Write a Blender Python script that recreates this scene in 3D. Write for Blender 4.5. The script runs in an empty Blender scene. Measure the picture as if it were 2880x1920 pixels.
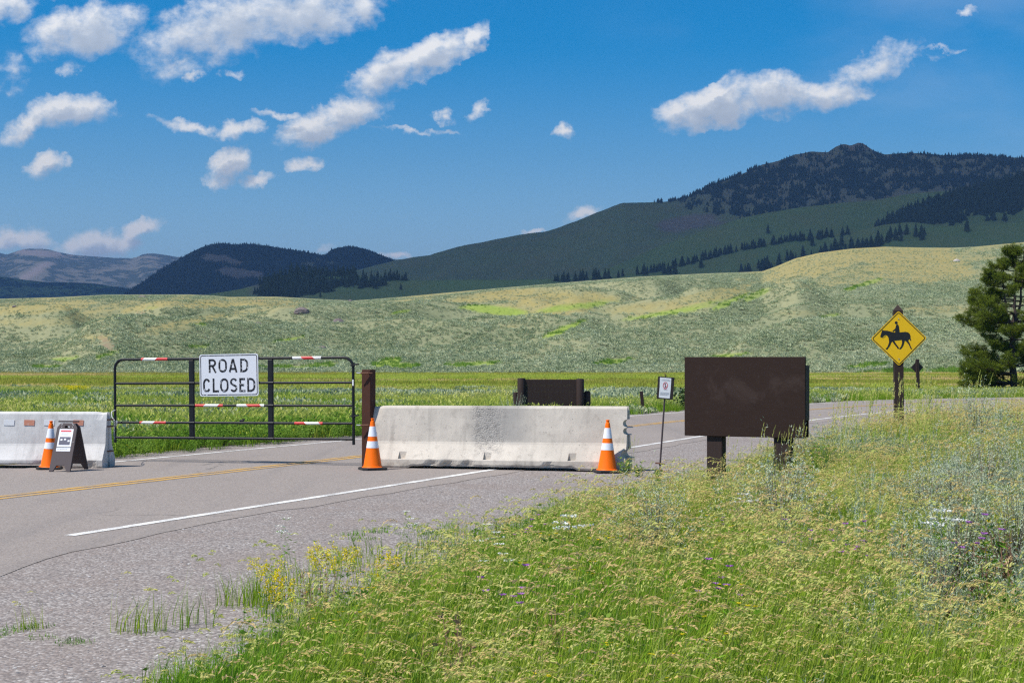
import bpy, bmesh, math, random
import numpy as np
from mathutils import Matrix, Vector
random.seed(7); RNG = np.random.default_rng(11)
R = math.radians
SC = bpy.context.scene
COL = SC.collection

# ------------------------------------------------------------------ camera
F, H, HY = 4400.0, 1.55, 1018.0            # focal length in photo pixels, eye height, horizon row (photo is 2880 wide)
cam_d = bpy.data.cameras.new('camera'); cam = bpy.data.objects.new('camera', cam_d); COL.objects.link(cam)
cam.location = (0, 0, H); cam.rotation_euler = (R(90), 0, 0)
cam_d.sensor_width = 36; cam_d.lens = F / 2880 * 36
cam_d.shift_y = (HY - 960) / 2880
cam_d.clip_start = 0.1; cam_d.clip_end = 60000
SC.camera = cam

# ------------------------------------------------------------------ sun, sky, exposure
SUN_EL, SUN_DIR = 58.0, (1.0, 0.52)        # horizontal direction in which shadows fall
sl = bpy.data.lights.new('sun', 'SUN'); sun = bpy.data.objects.new('sun', sl); COL.objects.link(sun)
sl.energy = 4.7; sl.angle = R(0.53); sl.color = (1, .945, .87)
hd = Vector((SUN_DIR[0], SUN_DIR[1], 0)).normalized()
to_sun = Vector((-hd.x * math.cos(R(SUN_EL)), -hd.y * math.cos(R(SUN_EL)), math.sin(R(SUN_EL))))
sun.rotation_euler = to_sun.to_track_quat('Z', 'Y').to_euler()
SC.view_settings.view_transform = 'Standard'; SC.view_settings.look = 'None'
SC.view_settings.gamma = 1; SC.view_settings.exposure = 0.36
SC.view_settings.use_curve_mapping = False
SC.cycles.use_denoising = False
SC.cycles.max_bounces = 6; SC.cycles.diffuse_bounces = 3; SC.cycles.transmission_bounces = 3
SC.cycles.volume_bounces = 0; SC.cycles.glossy_bounces = 2; SC.cycles.transparent_max_bounces = 4
SC.cycles.caustics_reflective = False; SC.cycles.caustics_refractive = False
SC.cycles.filter_width = 1.3

class NT:
    """tiny node-tree helper"""
    def __init__(s, tree): s.t = tree
    def n(s, kind, props=None, ins=None):
        nd = s.t.nodes.new(kind)
        for k, v in (props or {}).items(): setattr(nd, k, v)
        for k, v in (ins or {}).items(): s.put(nd.inputs[k], v)
        return nd
    def put(s, sock, v):
        if isinstance(v, bpy.types.NodeSocket): s.t.links.new(v, sock)
        elif isinstance(v, bpy.types.Node): s.t.links.new(v.outputs[0], sock)
        elif isinstance(v, (tuple, list)) and len(v) == 3 and sock.type == 'RGBA': sock.default_value = (*v, 1)
        else: sock.default_value = v
    def m(s, op, a, b=0.0, c=0.0, clamp=False):
        return s.n('ShaderNodeMath', {'operation': op, 'use_clamp': clamp}, {0: a, 1: b, 2: c}).outputs[0]
    def vm(s, op, a, b=(0, 0, 0)):
        return s.n('ShaderNodeVectorMath', {'operation': op}, {0: a, 1: b}).outputs[0]
    def mix(s, fac, a, b, mode='MIX'):
        nd = s.n('ShaderNodeMix', {'data_type': 'RGBA', 'blend_type': mode, 'clamp_factor': True})
        s.put(nd.inputs[0], fac); s.put(nd.inputs[6], a); s.put(nd.inputs[7], b)
        return nd.outputs[2]
    def ramp(s, fac, stops, interp='LINEAR'):
        nd = s.n('ShaderNodeValToRGB', None, {0: fac}); cr = nd.color_ramp; cr.interpolation = interp
        while len(cr.elements) < len(stops): cr.elements.new(0.5)
        for e, (p, c) in zip(cr.elements, stops):
            e.position = p; e.color = (*c, 1) if isinstance(c, tuple) else (c, c, c, 1)
        return nd.outputs[0]
    def rng(s, v, a, b, c=0.0, d=1.0, smooth=True):
        return s.n('ShaderNodeMapRange', {'interpolation_type': 'SMOOTHSTEP' if smooth else 'LINEAR'}, {0: v, 1: a, 2: b, 3: c, 4: d}).outputs[0]
    def noise(s, vec, scale, detail=4, rough=.55, dist=0.0, out=0):
        return s.n('ShaderNodeTexNoise', None, {'Vector': vec, 'Scale': scale, 'Detail': detail, 'Roughness': rough, 'Distortion': dist}).outputs[out]
    def vor(s, vec, scale, feature='F1', out='Distance', rnd=1.0):
        return s.n('ShaderNodeTexVoronoi', {'feature': feature}, {'Vector': vec, 'Scale': scale, 'Randomness': rnd}).outputs[out]
    def scale(s, vec, sc):
        return s.vm('MULTIPLY', vec, sc)

# ---- world: Nishita sky plus clouds laid out by direction (azimuth and height), at infinity
W = bpy.data.worlds.new('World'); SC.world = W; W.use_nodes = True
W.node_tree.nodes.clear(); w = NT(W.node_tree)
CLOUDS = [ # photo px of the centre, half sizes, tilt, strength
 (250,85,175,72,8,1.05),(170,125,90,42,15,.75),(410,120,110,55,0,.5),(640,70,260,95,18,.85),(880,35,200,80,10,.95),(1010,20,70,58,-40,.8),(560,150,150,60,25,.45),
 (20,18,110,50,10,.8),(1090,205,130,48,22,1.0),(1230,155,120,52,28,1.05),(1320,115,75,38,40,.95),
 (880,365,120,42,15,1.0),(990,318,110,50,20,1.05),(80,350,95,38,38,.95),(200,315,130,50,4,1.0),
 (670,366,66,30,8,1.0),(555,358,115,18,-10,.7),(130,468,60,34,25,.95),(636,470,72,46,30,1.0),(706,512,62,22,12,.85),
 (860,460,58,22,0,.8),(2020,300,170,58,14,1.1),(2170,262,150,62,-2,1.05),(2330,265,140,42,8,.7),(2460,190,150,55,25,.55),(2560,165,120,22,5,.4),
 (1588,368,34,26,45,.85),(50,672,100,44,0,1.0),(280,692,130,46,5,.95),(370,655,90,26,22,.85),(1645,600,60,22,18,.85),(1500,652,34,10,5,.8),
 (660,205,40,14,10,.45),(545,207,36,15,30,.75),(190,200,36,22,25,.45),(500,180,60,18,15,.4),(790,320,100,13,-6,.55),(1335,312,48,24,40,.55),(1255,335,26,18,30,.6),
 (1180,370,120,9,-6,.4),(2710,32,34,15,10,.5),(2640,140,80,9,4,.5),(1110,722,44,12,-10,.8),(900,700,60,18,12,.4),(30,205,60,60,40,.4),(1140,605,30,10,20,.3),
]
gt = bpy.data.node_groups.new('cloud_density', 'ShaderNodeTree')
gt.interface.new_socket('UV', in_out='INPUT', socket_type='NodeSocketVector')
gt.interface.new_socket('D', in_out='OUTPUT', socket_type='NodeSocketFloat')
gt.interface.new_socket('V', in_out='OUTPUT', socket_type='NodeSocketFloat')
g = NT(gt); gi = g.n('NodeGroupInput'); go = g.n('NodeGroupOutput')
uv = gi.outputs[0]
# coordinates are in units of 100 photo px
dist = g.vm('SUBTRACT', g.n('ShaderNodeTexNoise', {'noise_dimensions': '2D'}, {'Vector': uv, 'Scale': 1.1, 'Detail': 7, 'Roughness': .60}).outputs[1], (.5, .5, .5))
uvd = g.vm('ADD', uv, g.scale(dist, (1.15, .75, 0)))
acc = None
for (cx, cy, rx, ry, an, st) in CLOUDS:
    mp = g.n('ShaderNodeMapping', {'vector_type': 'TEXTURE'}, {'Vector': uvd, 'Location': ((cx - 1440) / 100, (HY - cy) / 100, 0),
             'Rotation': (0, 0, R(an)), 'Scale': (rx / 100 * 1.24, ry / 100 * 1.28, 1)})
    r = g.n('ShaderNodeVectorMath', {'operation': 'LENGTH'}, {0: mp.outputs[0]}).outputs['Value']
    v = g.m('MULTIPLY', g.m('SUBTRACT', 1.0, r, clamp=True), st)
    acc = v if acc is None else g.m('MAXIMUM', acc, v)
fb = g.n('ShaderNodeTexNoise', {'noise_dimensions': '2D'}, {'Vector': g.scale(uv, (.8, 1.15, 1)), 'Scale': 1.25, 'Detail': 9, 'Roughness': .60, 'Distortion': .1}).outputs[0]
dn = g.m('ADD', acc, g.m('MULTIPLY', g.m('SUBTRACT', fb, .50), 1.25))
dn = g.m('MULTIPLY', dn, g.rng(acc, 0.01, .16))
g.put(go.inputs[0], g.rng(dn, -.02, .74, 0, 1)); g.put(go.inputs[1], g.m('MAXIMUM', dn, 0.0))
tc = w.n('ShaderNodeTexCoord'); sp = w.n('ShaderNodeSeparateXYZ', None, {0: tc.outputs['Generated']})
fr = w.m('MAXIMUM', sp.outputs[1], .02)
uvw = w.n('ShaderNodeCombineXYZ', None, {0: w.m('MULTIPLY', w.m('DIVIDE', sp.outputs[0], fr), 44), 1: w.m('MULTIPLY', w.m('DIVIDE', sp.outputs[2], fr), 44)}).outputs[0]
def grp(vec):
    nd = w.n('ShaderNodeGroup', {'node_tree': gt}); w.put(nd.inputs[0], vec); return nd
d0 = grp(uvw); d1 = grp(w.vm('ADD', uvw, (-.16, .38, 0)))
front = w.rng(sp.outputs[1], .05, .15)
dens = w.m('MULTIPLY', d0.outputs[0], front)
lit = w.m('POWER', 2.718, w.m('MULTIPLY', d1.outputs[1], -1.8))
lit = w.m('MULTIPLY', lit, w.rng(w.noise(uvw, 3.0, 5, .6), .2, .8, .88, 1.08))
ccol = w.ramp(lit, [(0.0, (.42, .50, .62)), (.35, (.58, .66, .78)), (.62, (.86, .90, .95)), (.85, (1.04, 1.04, 1.04))])
# thin broken cloud over the rest of the sky (outside the picture)
gen = w.noise(w.scale(tc.outputs['Generated'], (1.2, 1.2, 2.6)), 2.2, 7, .6)
oth = w.m('MULTIPLY', w.rng(gen, .60, .74, 0, .8), w.m('SUBTRACT', 1.0, w.m('MULTIPLY', front, w.rng(sp.outputs[2], .5, .3)), clamp=True))
oth = w.m('MULTIPLY', oth, w.rng(sp.outputs[2], .05, .2))
veil = w.m('MULTIPLY', w.m('MULTIPLY', w.rng(uvw and w.noise(w.scale(uvw, (.12, .3, 1)), 1.0, 5, .5), .42, .8), w.rng(w.n('ShaderNodeSeparateXYZ', None, {0: uvw}).outputs[0], 0, 12)), .16)
sky = w.n('ShaderNodeTexSky', {'sky_type': 'NISHITA', 'sun_disc': False, 'sun_elevation': R(SUN_EL), 'sun_rotation': math.atan2(to_sun.x, to_sun.y),
          'altitude': 2100, 'air_density': 1.0, 'dust_density': .5, 'ozone_density': 2.0})
skyc = w.n('ShaderNodeHueSaturation', None, {'Hue': .495, 'Saturation': 1.6, 'Value': 1.0, 'Color': sky.outputs[0]})
pale = w.mix(w.rng(sp.outputs[2], -.02, .22, .52, 0), skyc.outputs[0], w.mix(.5, sky.outputs[0], (5.6, 6.6, 7.4)))
bg = w.n('ShaderNodeBackground', None, {'Color': pale, 'Strength': .115})
bc = w.n('ShaderNodeBackground', None, {'Color': ccol, 'Strength': .86})
tot = w.m('MAXIMUM', w.m('MAXIMUM', dens, oth), w.m('MULTIPLY', veil, front))
tot = w.m('MULTIPLY', tot, w.rng(sp.outputs[2], 0.0, .055, .35, 1))
ms = w.n('ShaderNodeMixShader', None, {0: tot, 1: bg.outputs[0], 2: bc.outputs[0]})
w.n('ShaderNodeOutputWorld', None, {0: ms.outputs[0]})
W.cycles.sampling_method = 'MANUAL'; W.cycles.sample_map_resolution = 512

# ------------------------------------------------------------------ helpers
def P(px, py, d):
    """point seen at photo pixel (px,py) at distance d along the view axis"""
    return Vector(((px - 1440) * d / F, d, H - (py - HY) * d / F))
def G(px, py):
    d = H * F / (py - HY); return Vector(((px - 1440) * d / F, d, 0))
def tag(o, label=None, cat=None, group=None, kind=None):
    for k, v in (('label', label), ('category', cat), ('group', group), ('kind', kind)):
        if v: o[k] = v
    return o
def link(o, parent=None):
    COL.objects.link(o)
    if parent is not None: o.parent = parent
    return o
def empty(name, loc=(0, 0, 0), rz=0.0, ry=0.0, rx=0.0):
    o = bpy.data.objects.new(name, None); o.location = loc; o.rotation_euler = (rx, ry, rz); o.empty_display_size = .1
    return link(o)
def mesh_np(name, V, Fc, mats, smooth=False, midx=None):
    me = bpy.data.meshes.new(name)
    V = np.asarray(V, dtype=np.float32); Fc = np.asarray(Fc, dtype=np.int32)
    me.vertices.add(len(V)); me.vertices.foreach_set('co', V.ravel())
    k = Fc.shape[1]; me.loops.add(Fc.size); me.loops.foreach_set('vertex_index', Fc.ravel())
    me.polygons.add(len(Fc)); me.polygons.foreach_set('loop_start', np.arange(0, Fc.size, k, dtype=np.int32))
    me.polygons.foreach_set('loop_total', np.full(len(Fc), k, dtype=np.int32))
    if smooth: me.polygons.foreach_set('use_smooth', np.ones(len(Fc), dtype=bool))
    if midx is not None: me.polygons.foreach_set('material_index', np.asarray(midx, dtype=np.int32))
    for m in (mats if isinstance(mats, (list, tuple)) else [mats]): me.materials.append(m)
    me.update(calc_edges=True); return me

class MB:
    """collects shapes, then links them as ONE mesh object"""
    def __init__(s): s.v = []; s.f = []; s.m = []
    def add(s, V, Fc, mi=0, M=None):
        b = len(s.v)
        for p in V:
            p = Vector(p); s.v.append(tuple(M @ p if M else p))
        for f in Fc: s.f.append(tuple(b + i for i in f)); s.m.append(mi)
    def box(s, c, d, M=None, mi=0, bev=0.0):
        x, y, z = d[0] / 2, d[1] / 2, d[2] / 2
        bm = bmesh.new(); bmesh.ops.create_cube(bm, size=1)
        for v in bm.verts: v.co = Vector((v.co.x * d[0], v.co.y * d[1], v.co.z * d[2]))
        if bev: bmesh.ops.bevel(bm, geom=bm.edges[:], offset=min(bev, min(d) * .45), segments=1, affect='EDGES')
        bm.verts.index_update()
        s.add([v.co + Vector(c) for v in bm.verts], [[v.index for v in f.verts] for f in bm.faces], mi, M); bm.free()
    def tube(s, pts, r, n=10, mi=0, M=None, cap=True):
        pts = [Vector(p) for p in pts]; rs = r if isinstance(r, (list, tuple)) else [r] * len(pts)
        V = []; Fc = []; up = None
        for i, p in enumerate(pts):
            t = (pts[min(i + 1, len(pts) - 1)] - pts[max(i - 1, 0)]).normalized()
            if up is None: up = Vector((0, 0, 1)) if abs(t.z) < .9 else Vector((0, 1, 0))
            a = t.cross(up).normalized(); b = a.cross(t).normalized(); up = b
            for k in range(n):
                th = 2 * math.pi * k / n; V.append(p + a * math.cos(th) * rs[i] + b * math.sin(th) * rs[i])
        for i in range(len(pts) - 1):
            for k in range(n): Fc.append((i * n + k, i * n + (k + 1) % n, (i + 1) * n + (k + 1) % n, (i + 1) * n + k))
        if cap: Fc.append(tuple(range(n - 1, -1, -1))); Fc.append(tuple((len(pts) - 1) * n + k for k in range(n)))
        s.add(V, Fc, mi, M)
    def lathe(s, prof, n=28, mi=0, M=None):
        V = []; Fc = []
        for (r, z) in prof:
            for k in range(n): V.append((r * math.cos(2 * math.pi * k / n), r * math.sin(2 * math.pi * k / n), z))
        for i in range(len(prof) - 1):
            for k in range(n): Fc.append((i * n + k, i * n + (k + 1) % n, (i + 1) * n + (k + 1) % n, (i + 1) * n + k))
        s.add(V, Fc, mi, M)
    def prism(s, poly, y0, y1, mi=0, M=None):
        """polygon in x,z extruded along y"""
        n = len(poly)
        V = [(x, y0, z) for x, z in poly] + [(x, y1, z) for x, z in poly]
        Fc = [tuple(range(n)), tuple(range(2 * n - 1, n - 1, -1))] + [(i, n + i, n + (i + 1) % n, (i + 1) % n) for i in range(n)]
        s.add(V, Fc, mi, M)
    def stroke(s, pts, w_, y0, y1, mi=0, closed=False):
        """flat brush stroke in x,z with thickness y0..y1"""
        n = len(pts); L = []
        for i, p in enumerate(pts):
            a = Vector(pts[i - 1]) if (i > 0 or closed) else None; b = Vector(pts[(i + 1) % n]) if (i < n - 1 or closed) else None
            p = Vector(p); t1 = (p - a).normalized() if a else None; t2 = (b - p).normalized() if b else None
            t1 = t1 or t2; t2 = t2 or t1
            nn = Vector((-(t1.y + t2.y), t1.x + t2.x)).normalized(); c = max(.45, nn.dot(Vector((-t1.y, t1.x))))
            L.append((p + nn * w_ / 2 / c, p - nn * w_ / 2 / c))
        V = []
        for a, b in L: V += [(a.x, y0, a.y), (b.x, y0, b.y), (a.x, y1, a.y), (b.x, y1, b.y)]
        Fc = []
        for i in range(n if closed else n - 1):
            p, q = i * 4, ((i + 1) % n) * 4
            Fc += [(p, p + 1, q + 1, q), (p + 2, q + 2, q + 3, p + 3), (p, q, q + 2, p + 2), (p + 1, p + 3, q + 3, q + 1)]
        if not closed: Fc += [(0, 2, 3, 1), ((n - 1) * 4, (n - 1) * 4 + 1, (n - 1) * 4 + 3, (n - 1) * 4 + 2)]
        s.add(V, Fc, mi)
    def mesh(s, name, mats, smooth=None):
        me = bpy.data.meshes.new(name); me.from_pydata(s.v, [], s.f)
        for m in (mats if isinstance(mats, (list, tuple)) else [mats]): me.materials.append(m)
        me.polygons.foreach_set('material_index', s.m)
        bm = bmesh.new(); bm.from_mesh(me); bmesh.ops.recalc_face_normals(bm, faces=bm.faces[:]); bm.to_mesh(me); bm.free()
        if smooth is not None:
            me.polygons.foreach_set('use_smooth', [True] * len(me.polygons)); me.set_sharp_from_angle(angle=R(smooth))
        me.update(); return me
    def build(s, name, mats, parent=None, smooth=None, **kw):
        o = link(bpy.data.objects.new(name, s.mesh(name, mats, smooth)), parent)
        return tag(o, **kw)

def hash2(ix, iy, seed):
    h = (ix.astype(np.int64) * 374761393 + iy.astype(np.int64) * 668265263 + seed * 1442695041) & 0x7fffffff
    h = ((h ^ (h >> 13)) * 1274126177) & 0x7fffffff
    return ((h ^ (h >> 16)) & 0xffff) / 65535.0
def vnoise(x, y, seed=0):
    x = np.asarray(x, float); y = np.asarray(y, float)
    ix = np.floor(x); iy = np.floor(y); fx = x - ix; fy = y - iy
    fx = fx * fx * fx * (fx * (fx * 6 - 15) + 10); fy = fy * fy * fy * (fy * (fy * 6 - 15) + 10)
    ix = ix.astype(np.int64); iy = iy.astype(np.int64)
    a = hash2(ix, iy, seed); b = hash2(ix + 1, iy, seed); c = hash2(ix, iy + 1, seed); d = hash2(ix + 1, iy + 1, seed)
    return (a * (1 - fx) + b * fx) * (1 - fy) + (c * (1 - fx) + d * fx) * fy
def fbm(x, y, oct=5, seed=0, gain=.5):
    s = 0; a = 1; t = 0
    for o in range(oct):
        s = s + a * vnoise(x * 2 ** o + 17.3 * o, y * 2 ** o - 9.1 * o, seed + o); t += a; a *= gain
    return s / t                                  # 0..1, mean .5
def sstep(x, a, b):
    t = np.clip((np.asarray(x, float) - a) / (b - a), 0, 1); return t * t * (3 - 2 * t)
def interp(pts, x):
    pts = sorted(pts); return np.interp(x, [p[0] for p in pts], [p[1] for p in pts])

# ------------------------------------------------------------------ materials
def new_mat(name):
    m = bpy.data.materials.new(name); m.use_nodes = True; m.node_tree.nodes.clear(); return m, NT(m.node_tree)
def finish(n, bsdf, disp=None):
    n.n('ShaderNodeOutputMaterial', None, {'Surface': bsdf})
def bump(n, h, strength=.5, dist_=.01):
    return n.n('ShaderNodeBump', None, {'Height': h, 'Strength': strength, 'Distance': dist_}).outputs[0]
def pbsdf(n, col, rough=.7, metal=0.0, spec=.5, normal=None, **kw):
    ins = {'Base Color': col, 'Roughness': rough, 'Metallic': metal, 'Specular IOR Level': spec}; ins.update(kw)
    b = n.n('ShaderNodeBsdfPrincipled', None, ins)
    if normal is not None: n.put(b.inputs['Normal'], normal)
    return b.outputs[0]
def wpos(n): return n.n('ShaderNodeNewGeometry').outputs['Position']
def opos(n): return n.n('ShaderNodeTexCoord').outputs['Object']
def simple(name, col, rough=.6, metal=0.0, var=.12, scale=8.0, bmp=0.0, spec=.5, dirt=None, dirt_amt=.3):
    m, n = new_mat(name); p = opos(n)
    f = n.noise(p, scale, 6, .6)
    c = n.mix(f, tuple(x * (1 - var) for x in col), tuple(min(1, x * (1 + var)) for x in col))
    if dirt is not None: c = n.mix(n.rng(n.noise(p, scale * .6, 8, .7), .5, .75, 0, dirt_amt), c, dirt)
    nm = bump(n, n.noise(p, scale * 6, 4, .6), .4, bmp) if bmp else None
    finish(n, pbsdf(n, c, n.m('ADD', n.m('MULTIPLY', f, .2), rough - .1), metal, spec, nm)); return m
def leafmat(name, c1, c2, c3, trans=.35, patch=.25, rough=True):
    """thin foliage: diffuse + translucent; hue varies per plant and over the ground in patches"""
    m, n = new_mat(name)
    oi = n.n('ShaderNodeObjectInfo').outputs['Random']
    pn = n.noise(wpos(n), patch, 3, .6)
    c = n.ramp(n.m('ADD', n.m('MULTIPLY', oi, .55), n.m('MULTIPLY', n.m('SUBTRACT', pn, .25), .9)), [(.1, c1), (.5, c2), (.9, c3)])
    a = n.n('ShaderNodeBsdfDiffuse', None, {'Color': c}); b = n.n('ShaderNodeBsdfTranslucent', None, {'Color': c})
    finish(n, n.n('ShaderNodeMixShader', None, {0: trans, 1: a.outputs[0], 2: b.outputs[0]}).outputs[0]); return m
# ------------------------------------------------------------------ plan of the road (metres, camera at origin looking +y)
def smooth_line(pts, n):
    p = np.array(pts, float)
    s = np.r_[0, np.cumsum(np.hypot(*np.diff(p, axis=0).T))]
    t = np.linspace(0, s[-1], n); q = np.c_[np.interp(t, s, p[:, 0]), np.interp(t, s, p[:, 1])]
    for _ in range(14):
        q[1:-1] = (q[:-2] + 2 * q[1:-1] + q[2:]) / 4
    return q
NEAR = smooth_line([(-14.27,-10),(-4.09,13.67),(-.36,22.36),(2.37,28.9),(3.85,32.5),(7.75,41.3),(10.0,45.8),(12.2,49.6),(16.5,56.2),(20.7,60.8),(26,63.8),(36,67.5),(60,73)], 260)
FAR = smooth_line([(-20.9,-10),(-6.06,24.57),(-3.03,31.6),(3.39,45.0),(5.4,48.6),(11.28,58.5),(14.1,62.2),(16.7,64.9),(22.5,68.5),(32.5,72.4),(58,79)], 260)
def near_x(y): return np.interp(y, NEAR[:, 1], NEAR[:, 0])
def far_x(y): return np.interp(y, FAR[:, 1], FAR[:, 0])
EDGE = [(-5,-10),(-2.3,3),(-2.15,6.5),(-2.05,7.6),(-1.85,8.7),(-1.4,10.2),(-.65,12.6),(-.05,14.6),(.95,15.6),(1.6,17.0),(2.05,18.6),(2.45,20.7),(3.2,22.7),(4.7,25),(7.2,30),(10.2,35),(14.2,42),(18.8,50),(22.8,55.6),(28,59),(38,63),(60,68)]
def edge_x(y): return np.interp(y, [p[1] for p in EDGE], [p[0] for p in EDGE])
def ground_z(x, y):
    x = np.asarray(x, float); y = np.asarray(y, float)
    e = x - edge_x(y) + (fbm(x * 1.3, y * 1.3, 3, 5) - .5) * .5; q = far_x(y) - x
    e = np.where(y > 69, -1, e)
    z = -.03 + .07 * sstep(e, .1, 1.2) + .06 * sstep(e, 1, 4) + sstep(e, .3, 1) * (fbm(x * .9, y * .9, 3, 3) - .5) * .12
    z += .20 * sstep(e, .2, 2.5) * np.exp(-((y - 24.5) / 5.0) ** 2) * sstep(x, 2.5, 5)
    off = np.where(y > 76, 5, q)
    z += sstep(off, .5, 2.5) * ((fbm(x * .35, y * .35, 3, 8) - .5) * .22 - .02)
    return z

# ---- surface materials
def mat_asphalt():
    m, n = new_mat('old_asphalt'); p = wpos(n)
    big = n.noise(p, .35, 5, .6); fine = n.noise(p, 55, 3, .6); col = n.vor(p, 75, out='Color')
    spk = n.n('ShaderNodeSeparateColor', None, {0: col}).outputs[0]
    c = n.mix(big, (.280, .238, .208), (.345, .298, .262))
    c = n.mix(n.rng(spk, .0, .45, .5, 0), c, (.10, .095, .095)); c = n.mix(n.rng(spk, .72, 1, 0, .5), c, (.42, .40, .385))
    c = n.mix(n.rng(fine, .35, .7, 0, .35), c, (.20, .175, .165))
    # tyre-dark streaks along the road and a few fine cracks
    st = n.noise(n.n('ShaderNodeMapping', None, {'Vector': p, 'Rotation': (0, 0, R(23.4)), 'Scale': (1.3, .08, 1)}).outputs[0], 1.0, 5, .6)
    c = n.mix(n.rng(st, .48, .72, 0, .35), c, (.155, .145, .145))
    cr = n.vor(n.vm('ADD', p, n.scale(n.noise(p, 1.2, 4, .6, out=1), (.9, .9, 0))), .28, 'DISTANCE_TO_EDGE')
    c = n.mix(n.m('MULTIPLY', n.rng(cr, .0, .010, .5, 0), n.rng(big, .5, .62)), c, (.08, .075, .07)); c = n.mix(n.rng(n.noise(p, 1.1, 7, .7), .56, .7, 0, .35), c, (.20, .18, .17))
    nm = bump(n, n.m('ADD', spk, fine), .5, .006)
    finish(n, pbsdf(n, c, .88, spec=.25, normal=nm)); return m
def mat_gravel():
    m, n = new_mat('pinkish_gravel'); p = wpos(n)
    vd = n.vor(n.vm('ADD', p, n.scale(n.noise(p, 14, 2, out=1), (.02, .02, 0))), 48, 'F1'); col = n.vor(n.vm('ADD', p, n.scale(n.noise(p, 14, 2, out=1), (.02, .02, 0))), 48, out='Color')
    sc = n.n('ShaderNodeSeparateColor', None, {0: col})
    big = n.noise(p, .8, 5, .6)
    c = n.ramp(sc.outputs[0], [(0, (.17, .155, .15)), (.25, (.27, .235, .215)), (.55, (.33, .29, .265)), (.8, (.40, .365, .34)), (1, (.54, .51, .48))])
    c = n.mix(n.rng(big, .35, .7, 0, .55), c, (.29, .235, .205))
    c = n.mix(n.rng(vd, .35, .62, 0, .5), c, (.12, .105, .10))
    nm = bump(n, n.m('ADD', n.m('MULTIPLY', vd, -1.2), sc.outputs[1]), .6, .006)
    finish(n, pbsdf(n, c, .9, spec=.2, normal=nm)); return m
def mat_paint(name, col, wear):
    m, n = new_mat(name); p = wpos(n)
    f = n.noise(p, 60, 4, .7); g_ = n.noise(p, 2.5, 5, .6)
    worn = n.rng(n.m('ADD', f, n.m('MULTIPLY', g_, .6)), .62 + wear, .82 + wear, 0, .85)
    c = n.mix(worn, col, (.25, .23, .22)); finish(n, pbsdf(n, c, .7, spec=.3)); return m
def mat_ground():
    m, n = new_mat('meadow_ground'); p = wpos(n)
    sep = n.n('ShaderNodeSeparateXYZ', None, {0: p}); yy = sep.outputs[1]
    band = n.noise(n.scale(p, (.012, .055, 1)), 1.0, 6, .62, .4)
    fine = n.noise(p, 2.2, 5, .7); med = n.noise(n.scale(p, (.10, .3, 1)), 1.0, 5, .65)
    c = n.ramp(band, [(.3, (.17, .215, .022)), (.44, (.25, .265, .035)), (.55, (.19, .235, .028)), (.64, (.31, .265, .055)), (.76, (.20, .24, .03))])
    c = n.mix(n.rng(med, .45, .7, 0, .5), c, (.24, .25, .05))
    c = n.mix(n.rng(fine, .3, .75, .4, 0), c, (.06, .09, .015))
    c = n.mix(n.m('MULTIPLY', n.rng(yy, 175, 225), n.rng(med, .2, .6, .45, .9)), c, (.33, .225, .09))
    near = n.mix(n.noise(p, 3, 5, .6), (.055, .065, .022), (.15, .12, .07))
    c = n.mix(n.rng(yy, 60, 90), near, c)
    nm = bump(n, n.noise(n.scale(p, (1, .4, 1)), 1.6, 5, .7), .6, .25)
    finish(n, pbsdf(n, c, .95, spec=.1, normal=nm)); return m
M_ASPH, M_GRAV, M_GRND = mat_asphalt(), mat_gravel(), mat_ground()
M_WLINE, M_YLINE = mat_paint('white_road_paint', (.80, .79, .75), .12), mat_paint('yellow_road_paint', (.62, .35, .05), .10)

def strip(name, A, B, z, mat, nsub=1, **kw):
    n = len(A); V = []; Fc = []
    for i in range(n):
        for k in range(nsub + 1):
            t = k / nsub; V.append((*(A[i] * (1 - t) + B[i] * t), z))
    for i in range(n - 1):
        for k in range(nsub):
            a = i * (nsub + 1) + k; Fc.append((a, a + 1, a + nsub + 2, a + nsub + 1))
    return tag(link(bpy.data.objects.new(name, mesh_np(name, V, Fc, mat))), **kw)
def normals(L):
    d = np.gradient(L, axis=0); d /= np.linalg.norm(d, axis=1)[:, None]; return np.c_[d[:, 1], -d[:, 0]]   # to the right
NN, NF = normals(NEAR), normals(FAR)
offn = .5 + 1.2 * sstep(-NEAR[:, 1], -15.5, -9) + .25 * (fbm(NEAR[:, 1] * 1.7, NEAR[:, 1] * 0, 4, 2) - .5)
offf = .30 + .25 * (fbm(FAR[:, 1] * 1.3, FAR[:, 1] * 0, 4, 4) - .5)
strip('road', FAR - NF * offf[:, None], NEAR + NN * offn[:, None], 0.0, M_ASPH, 6, kind='structure')
ys = np.linspace(-10, 66, 150)
strip('gravel_shoulder', np.c_[near_x(ys) - .8, ys], np.c_[edge_x(ys) + 1.4, ys], -.004, M_GRAV, 8, kind='structure')
strip('gravel_verge', FAR - NF * (1.0 + .3 * fbm(FAR[:, 1] * .9, FAR[:, 1] * 0, 3, 9))[:, None], FAR, -.008, M_GRAV, 2, kind='structure')
def line(name, L, Nv, o0, o1, y0, y1, mat):
    k = (L[:, 1] > y0) & (L[:, 1] < y1); strip(name, L[k] + Nv[k] * o0, L[k] + Nv[k] * o1, .004, mat, kind='structure')
line('white_edge_line', NEAR, NN, -.06, .06, 13.6, 200, M_WLINE)
line('white_edge_line', FAR, NF, -.05, .05, 23.5, 200, M_WLINE)
CEN = np.array([a + (b - a) * .46 for a, b in zip(FAR, [NEAR[np.argmin(np.hypot(*(NEAR - f).T))] for f in FAR])])
CEN = smooth_line(CEN, 260); NC = normals(CEN)
line('yellow_centre_line', CEN, NC, -.155, -.045, -9, 200, M_YLINE)
line('yellow_centre_line', CEN, NC, .045, .155, -9, 200, M_YLINE)

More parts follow.
